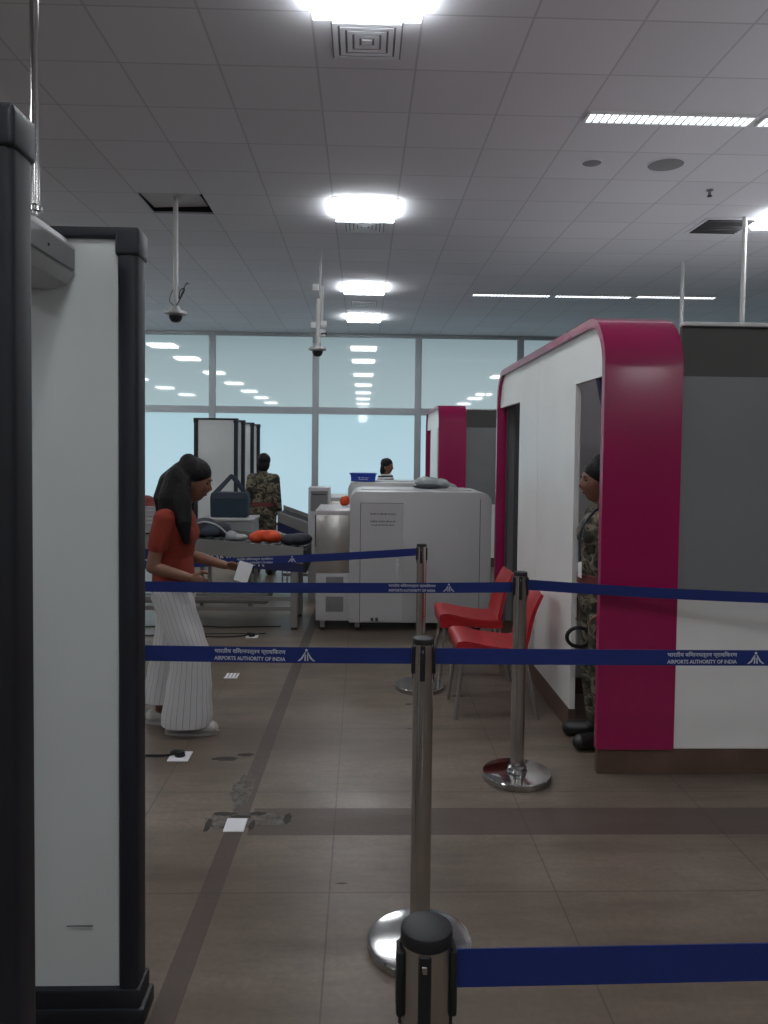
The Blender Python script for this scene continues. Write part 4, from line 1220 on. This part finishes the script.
def face_bits(root, J, eyes=True):
    c, rot = J['head'], J['hrot']
    for s in (-1, 1):
        e = part('eye', lambda b: ball(b, c + rot @ V(0.078, s * 0.026, 0.010), (0.006, 0.012, 0.006), rot), M['eye'], root, 180)
        part('eyebrow', lambda b: ball(b, c + rot @ V(0.0865, s * 0.028, 0.029), (0.005, 0.019, 0.004), rot), M['hair'], root, 180)
    part('mouth', lambda b: ball(b, c + rot @ V(0.0805, 0, -0.054), (0.005, 0.021, 0.007), rot), M['lip'], root, 180)

def standing(h=1.5, lean=0.0, arms='down'):
    k = h / 1.52
    J = dict(pelvis=V(0, 0, 0.80), waist=V(0.0, 0, 0.96), chest=V(0.0, 0, 1.12), neck=V(0.0, 0, 1.28), head=V(0.03, 0, 1.40))
    for q, s in (('R', -1), ('L', 1)):
        J['sh' + q] = V(-0.005, s * 0.15, 1.21); J['el' + q] = V(-0.03, s * 0.19, 0.96); J['wr' + q] = V(0.04, s * 0.20, 0.755)
        J['hip' + q] = V(0, s * 0.075, 0.79); J['kn' + q] = V(0.015, s * 0.085, 0.44); J['an' + q] = V(-0.02, s * 0.09, 0.08); J['toe' + q] = V(0.13, s * 0.105, 0.035)
        J['hand' + q] = (V(0.15, 0, -1), V(0, s, 0), V(1, 0, 0), 0.45)
    if arms == 'front':
        for q, s in (('R', -1), ('L', 1)):
            J['el' + q] = V(0.0, s * 0.21, 0.96); J['wr' + q] = V(0.19, s * 0.10, 1.0)
            J['hand' + q] = (V(0.9, -s * 0.5, 0.1), V(0, 0, 1), V(0.2, -s, 0), 0.5)
    J['hrot'] = Matrix.Rotation(lean * 0.6, 3, 'Y')
    if lean:
        m = Matrix.Rotation(lean, 3, 'Y'); piv = V(0, 0, 0.8)
        for n in ('waist', 'chest', 'neck', 'head', 'shR', 'shL', 'elR', 'elL', 'wrR', 'wrL'):
            J[n] = m @ (J[n] - piv) + piv
    for n, v in J.items():
        if isinstance(v, Vector): J[n] = v * k if n not in ('head',) else v * k
    return J

def place(root, loc, rz):
    root.location = loc; root.rotation_euler = (0, 0, rz)

def hair_mesh(J, bun=None, extra=(), voxel=0.007):
    b = new_bm(); c, rot = J['head'], J['hrot']
    ball(b, c + rot @ V(-0.016, 0, 0.044), (0.098, 0.082, 0.090), rot, 32, 20)
    ball(b, c + rot @ V(-0.045, 0, -0.02), (0.068, 0.082, 0.085), rot)
    if bun: ball(b, c + rot @ V(*bun[0]), bun[1], rot)
    for p, r in extra: ball(b, c + rot @ V(*p), r, rot)
    # keep the face clear
    me = remeshed(b, voxel, 3)
    return me

def guard(label, loc, rz, h, lean=0.0, arms='down', bun=((-0.075, 0, 0.06), (0.045, 0.045, 0.045)), detail=True):
    J = standing(h, lean, arms); k = h / 1.52
    me = body_mesh(J, 0.006 if detail else 0.008)
    root = mesh_obj('person', me, M['skin2']); tag(root, label, 'person', None)
    face_bits(root, J)
    mesh_obj('hair', hair_mesh(J, bun), M['hair'], root)
    b = new_bm()
    ball(b, J['pelvis'] + V(0, 0, 0.03), (0.128, 0.168, 0.13)); ball(b, J['waist'], (0.115, 0.145, 0.14)); ball(b, J['chest'], (0.125, 0.162, 0.16))
    for s in (-1, 1): ball(b, J['chest'] + V(0.065, s * 0.06, 0), (0.062, 0.07, 0.07))
    limb(b, [J['pelvis'], J['waist'], J['chest']], [0.115, 0.11, 0.115])
    limb(b, [J['shR'], J['chest'] + V(0, 0, 0.09), J['shL']], [0.064, 0.078, 0.064])
    limb(b, [J['chest'] + V(0, 0, 0.1), J['neck'] + V(0, 0, -0.015)], [0.07, 0.060])
    for q in 'RL': limb(b, [J['sh' + q], J['el' + q], J['el' + q].lerp(J['wr' + q], 0.9)], [0.062, 0.052, 0.040])
    mesh_obj('shirt', remeshed(b, 0.008, 3), M['camo'], root)
    b = new_bm()
    ball(b, J['pelvis'] + V(0, 0, -0.02), (0.122, 0.165, 0.12))
    for q in 'RL': limb(b, [J['hip' + q], J['kn' + q], J['an' + q] + V(0, 0, 0.03)], [0.098, 0.075, 0.062])
    mesh_obj('trousers', remeshed(b, 0.008, 3), M['camo'], root)
    pv = J['pelvis'].lerp(J['waist'], 0.55)
    part('belt', lambda bb: loft(bb, [(pv.x, pv.y, pv.z - 0.024, 0.130, 0.166), (pv.x, pv.y, pv.z + 0.024, 0.128, 0.163)], 32), M['beltred'], root, 40)
    for q in 'RL':
        b = new_bm()
        a, tt = J['an' + q], J['toe' + q]
        limb(b, [a + V(0, 0, 0.08), a + V(0, 0, -0.02)], [0.058, 0.052])
        limb(b, [V(a.x - 0.02, a.y, 0.045), V(a.x + 0.06, a.y + 0.003, 0.046), V(tt.x, tt.y, 0.042)], [0.045, 0.046, 0.042])
        for v in b.verts: v.co.z = max(v.co.z, 0.0)
        mesh_obj('boot', remeshed(b, 0.007, 2), M['boot'], root)
    place(root, loc, rz)
    return root, J

# the woman in orange, walking right
def woman():
    bx, by = -1.00, 4.26
    W = lambda x, z, y=0.0: V(x - bx, y, z)
    J = dict(pelvis=W(-1.035, 0.80), waist=W(-1.045, 0.95), chest=W(-1.035, 1.09), neck=W(-1.0, 1.245), head=W(-0.925, 1.372))
    J['hrot'] = Matrix.Rotation(R(14), 3, 'Y')
    J['shR'] = W(-1.05, 1.175, -0.155); J['elR'] = W(-1.10, 0.925, -0.19); J['wrR'] = W(-0.915, 0.865, -0.15)
    J['shL'] = W(-1.01, 1.175, 0.155); J['elL'] = W(-0.99, 0.94, 0.19); J['wrL'] = W(-0.775, 0.885, 0.16)
    J['handR'] = (V(0.85, 0.1, -0.45), V(0.2, -0.9, 0.3), V(0.4, 0, 0.9), 0.6)
    J['handL'] = (V(0.95, -0.1, -0.12), V(0.0, 0.7, 0.7), V(0.1, -0.7, 0.6), 0.7)
    J['hipR'] = W(-1.03, 0.78, -0.075); J['knR'] = W(-0.935, 0.44, -0.085); J['anR'] = W(-0.975, 0.095, -0.085); J['toeR'] = W(-0.815, 0.045, -0.09)
    J['hipL'] = W(-1.04, 0.78, 0.075); J['knL'] = W(-1.07, 0.44, 0.08); J['anL'] = W(-1.125, 0.10, 0.08); J['toeL'] = W(-0.99, 0.03, 0.085)
    root = mesh_obj('person', body_mesh(J, 0.005), M['skin'])
    tag(root, 'woman in rust orange t-shirt and wide white trousers walking right with a white paper', 'person')
    face_bits(root, J)
    # hair: crown bun, full back, long front lock over the shoulder
    c, rot = J['head'], J['hrot']
    b = new_bm()
    ball(b, c + rot @ V(-0.014, 0, 0.047), (0.098, 0.082, 0.088), rot, 32, 20)
    ball(b, c + rot @ V(-0.055, 0, -0.015), (0.07, 0.085, 0.095), rot)
    ball(b, W(-0.955, 1.472), (0.052, 0.052, 0.055))
    limb(b, [W(-0.985, 1.41), W(-1.045, 1.36), W(-1.085, 1.28), W(-1.09, 1.22)], [0.075, 0.075, 0.062, 0.045])
    limb(b, [W(-1.0, 1.39, -0.03), W(-1.03, 1.28, -0.06), W(-1.035, 1.17, -0.075)], [0.075, 0.075, 0.06])
    limb(b, [W(-0.965, 1.38, -0.065), W(-0.965, 1.27, -0.105), W(-0.950, 1.16, -0.135), W(-0.935, 1.06, -0.14)], [0.04, 0.05, 0.045, 0.02])
    limb(b, [W(-0.97, 1.38, 0.065), W(-0.985, 1.27, 0.10), W(-0.97, 1.16, 0.12)], [0.04, 0.045, 0.025])
    mesh_obj('hair', remeshed(b, 0.006, 3), M['hair'], root)
    # t-shirt with short sleeves
    b = new_bm()
    loft(b, [(W(-1.035, 0).x, 0, 0.755, 0.118, 0.165), (W(-1.035, 0).x, 0, 0.86, 0.112, 0.152), (W(-1.042, 0).x, 0, 0.96, 0.108, 0.142), (W(-1.03, 0).x, 0, 1.08, 0.122, 0.156), (W(-1.028, 0).x, 0, 1.17, 0.112, 0.165), (W(-1.02, 0).x, 0, 1.225, 0.075, 0.12), (W(-1.01, 0).x, 0, 1.245, 0.06, 0.07)], 32)
    for s in (-1, 1): ball(b, J['chest'] + V(0.07, s * 0.065, -0.005), (0.058, 0.065, 0.066))
    for q in 'RL':
        e = J['sh' + q].lerp(J['el' + q], 0.55)
        limb(b, [J['sh' + q] + V(0, 0, -0.005), J['sh' + q].lerp(J['el' + q], 0.3), e], [0.056, 0.056, 0.053])
        limb(b, [J['sh' + q], J['chest'] + V(0, 0, 0.07)], [0.058, 0.08])
    mesh_obj('t_shirt', remeshed(b, 0.007, 3), M['tee'], root)
    # wide trousers: two flared legs and a hip section, stripes follow the cloth
    def leg_rings(hip, kn, an, zlow, flare, push):
        out = []
        n = 14
        for i in range(n + 1):
            z = hip.z - (hip.z - zlow) * i / n
            if z > kn.z: u = (hip.z - z) / (hip.z - kn.z); p = hip.lerp(kn, u)
            else: u = min(1.15, (kn.z - z) / (kn.z - an.z)); p = kn.lerp(an, u)
            f = i / n
            rx = 0.108 - 0.012 * math.sin(PI * min(1, f * 1.2)) + flare * f ** 1.6
            ry = 0.095 + 0.012 * f
            out.append((p.x + push * f, p.y, z, rx * (1 + 0.03 * math.sin(i * 2.1)), ry))
        return out[::-1]
    def tr(b):
        loft(b, leg_rings(J['hipR'], J['knR'], J['anR'], 0.055, 0.030, 0.035), 40)
        loft(b, leg_rings(J['hipL'], J['knL'], J['anL'], 0.135, 0.015, 0.01), 40)
        x = J['pelvis'].x
        loft(b, [(x, 0, 0.66, 0.09, 0.14), (x, 0, 0.74, 0.118, 0.172), (x, 0, 0.80, 0.112, 0.162), (x, 0, 0.87, 0.098, 0.142)], 40)
    part('trousers', tr, M['trousers'], root, 60)
    for q in 'RL':
        a, tt = J['an' + q], J['toe' + q]
        b = new_bm()
        limb(b, [V(a.x - 0.045, a.y, 0.040), V(a.x + 0.04, a.y, 0.043), V(tt.x + 0.01, tt.y, 0.035)], [0.040, 0.042, 0.034])
        for v in b.verts: v.co.z = max(v.co.z, 0.012)
        sh = mesh_obj('shoe', remeshed(b, 0.006, 2), M['shoe'], root)
        def sole(bb):
            n = 24; pts = []
            L0, L1 = a.x - 0.088, tt.x + 0.048
            for k in range(n):
                an_ = 2 * PI * k / n
                pts.append(((L0 + L1) / 2 + (L1 - L0) / 2 * math.cos(an_), a.y + 0.046 * math.sin(an_)))
            prism(bb, pts, 'z', 0.0, 0.018)
        part('sole', sole, M['sole'], sh, 40)
    place(root, (bx, by, 0), 0)
    return root, J
wm, WJ = woman()
# paper held in her left hand
hl = WJ['wrL'] + V(0.085, -0.045, -0.015)
t = thing('boarding_paper', 'white folded paper held in the hand of the woman in orange', 'paper', (-1.0 + hl.x, 4.26 + hl.y, hl.z))
rotp = Matrix.Rotation(R(18), 3, 'Y')
part('front_sheet', lambda b: box(b, (-0.012, -0.052, -0.055), (0.068, -0.050, 0.055), rot=rotp, piv=(0, 0, 0)), M['paper'], t, None)
part('back_sheet', lambda b: box(b, (-0.012, -0.047, -0.052), (0.064, -0.045, 0.058), rot=rotp @ Matrix.Rotation(R(4), 3, 'Z'), piv=(0, 0, 0)), M['paper'], t, None)

gA, JA = guard('guard in camouflage uniform standing in the near booth doorway, seen in profile facing left', (1.285, 4.05, 0), PI, 1.52, 0.0, 'down', ((-0.02, 0, 0.105), (0.055, 0.05, 0.05)))
gB, JB = guard('guard in camouflage uniform with back turned, standing beyond the tote bag', (-1.23, 9.62, 0), R(80), 1.50, 0.0, 'down', detail=False)
gC, JC = guard('guard in camouflage uniform partly hidden behind the face of the woman in orange', (-1.93, 8.2, 0), 0, 1.40, R(10), 'down', detail=False)
# lanyard on the doorway guard
o = part('lanyard', lambda b: tube(b, spline([(-0.0, 0.06, 1.285), (0.07, 0.06, 1.25), (0.135, 0.055, 1.15), (0.14, 0.05, 1.05), (0.138, 0.05, 0.98)]), 0.006, 6), M['totehandle'], gA, 180)
part('identity_card', lambda b: box(b, (0.134, 0.02, 0.90), (0.138, 0.08, 0.985), 0.001, 1), M['paper'], o, None)
# hand-held loop detector hanging at the guard's thigh
t = thing('hand_detector', 'black hand-held hoop detector hanging at the doorway guard\'s thigh', 'hand-held detector', (1.165, 3.99, 0.60))
part('hoop', lambda b: tube(b, [(-0.018 + 0.062 * math.cos(a * PI / 14), 0, -0.015 + 0.05 * math.sin(a * PI / 14)) for a in range(0, 29)], 0.010, 10), M['black'], t, 180)
part('grip', lambda b: cyl(b, (0.03, -0.0, 0.02), (0.065, -0.02, 0.12), 0.014, 0.016), M['black'], t)

# distant woman in a striped top
def far_woman():
    J = standing(1.40, 0.0, 'front')
    root = mesh_obj('person', body_mesh(J, 0.009), M['skin2'])
    tag(root, 'distant person with dark hair in a black and white striped top beyond the far scanner', 'person')
    mesh_obj('hair', hair_mesh(J, ((-0.06, 0, 0.075), (0.05, 0.05, 0.05)), [((-0.06, 0, -0.06), (0.06, 0.075, 0.08))]), M['hair'], root)
    b = new_bm()
    ball(b, J['pelvis'] + V(0, 0, 0.03), (0.12, 0.16, 0.12)); ball(b, J['waist'], (0.11, 0.14, 0.14)); ball(b, J['chest'], (0.122, 0.16, 0.16))
    limb(b, [J['shR'], J['chest'] + V(0, 0, 0.09), J['shL']], [0.062, 0.078, 0.062])
    for q in 'RL': limb(b, [J['sh' + q], J['el' + q], J['el' + q].lerp(J['wr' + q], 0.8)], [0.06, 0.05, 0.042])
    mesh_obj('striped_top', remeshed(b, 0.01, 3), M['striped_top'], root)
    b = new_bm()
    ball(b, J['pelvis'] + V(0, 0, -0.02), (0.118, 0.158, 0.12))
    for q in 'RL': limb(b, [J['hip' + q], J['kn' + q], J['an' + q] + V(0, 0, 0.0)], [0.095, 0.072, 0.058])
    mesh_obj('trousers', remeshed(b, 0.01, 3), M['darkbag'], root)
    for q in 'RL':
        b = new_bm(); a, tt = J['an' + q], J['toe' + q]
        limb(b, [V(a.x - 0.02, a.y, 0.04), V(tt.x, tt.y, 0.038)], [0.04, 0.037])
        mesh_obj('shoe', remeshed(b, 0.01, 2), M['boot'], root)
    place(root, (0.36, 11.8, 0), R(-30))
    root.scale = (1.0, 1.0, 1.02)
far_woman()

bpy.data.scenes.remove(TMP)
# ------------------------------------------------------------------ lamps: unseen area fills added to brighten the ceiling, no fixtures there
def ceiling_fill(name, loc, sx, sy, power, col):
    l = bpy.data.lights.new(name, 'AREA'); l.shape = 'RECTANGLE'; l.size = sx; l.size_y = sy
    l.energy = power; l.color = col
    o = bpy.data.objects.new(name, l); COL.objects.link(o)
    o.location = loc; o.rotation_euler = (PI, 0, 0)
ceiling_fill('right_ceiling_fill', (4.2, 4.2, 2.3), 4.5, 10.0, 58, (0.98, 0.97, 1.0))
ceiling_fill('left_ceiling_fill', (-4.5, 11.0, 1.5), 5.0, 5.0, 9, (0.9, 0.97, 1.0))
ceiling_fill('rear_ceiling_fill', (0.5, -5.0, 1.2), 7.0, 5.0, 12, (1.0, 0.98, 1.0))
# ------------------------------------------------------------------ world and view
w = bpy.data.worlds.new('hall air'); SC.world = w; w.use_nodes = True
bg = w.node_tree.nodes['Background']
bg.inputs['Color'].default_value = (0.5, 0.55, 0.6, 1); bg.inputs['Strength'].default_value = 0.02
SC.view_settings.view_transform = 'Standard'
SC.view_settings.look = 'None'
SC.view_settings.exposure = 0.0
SC.cycles.use_denoising = True
SC.cycles.max_bounces = 8
SC.cycles.diffuse_bounces = 5
SC.cycles.sample_clamp_indirect = 6
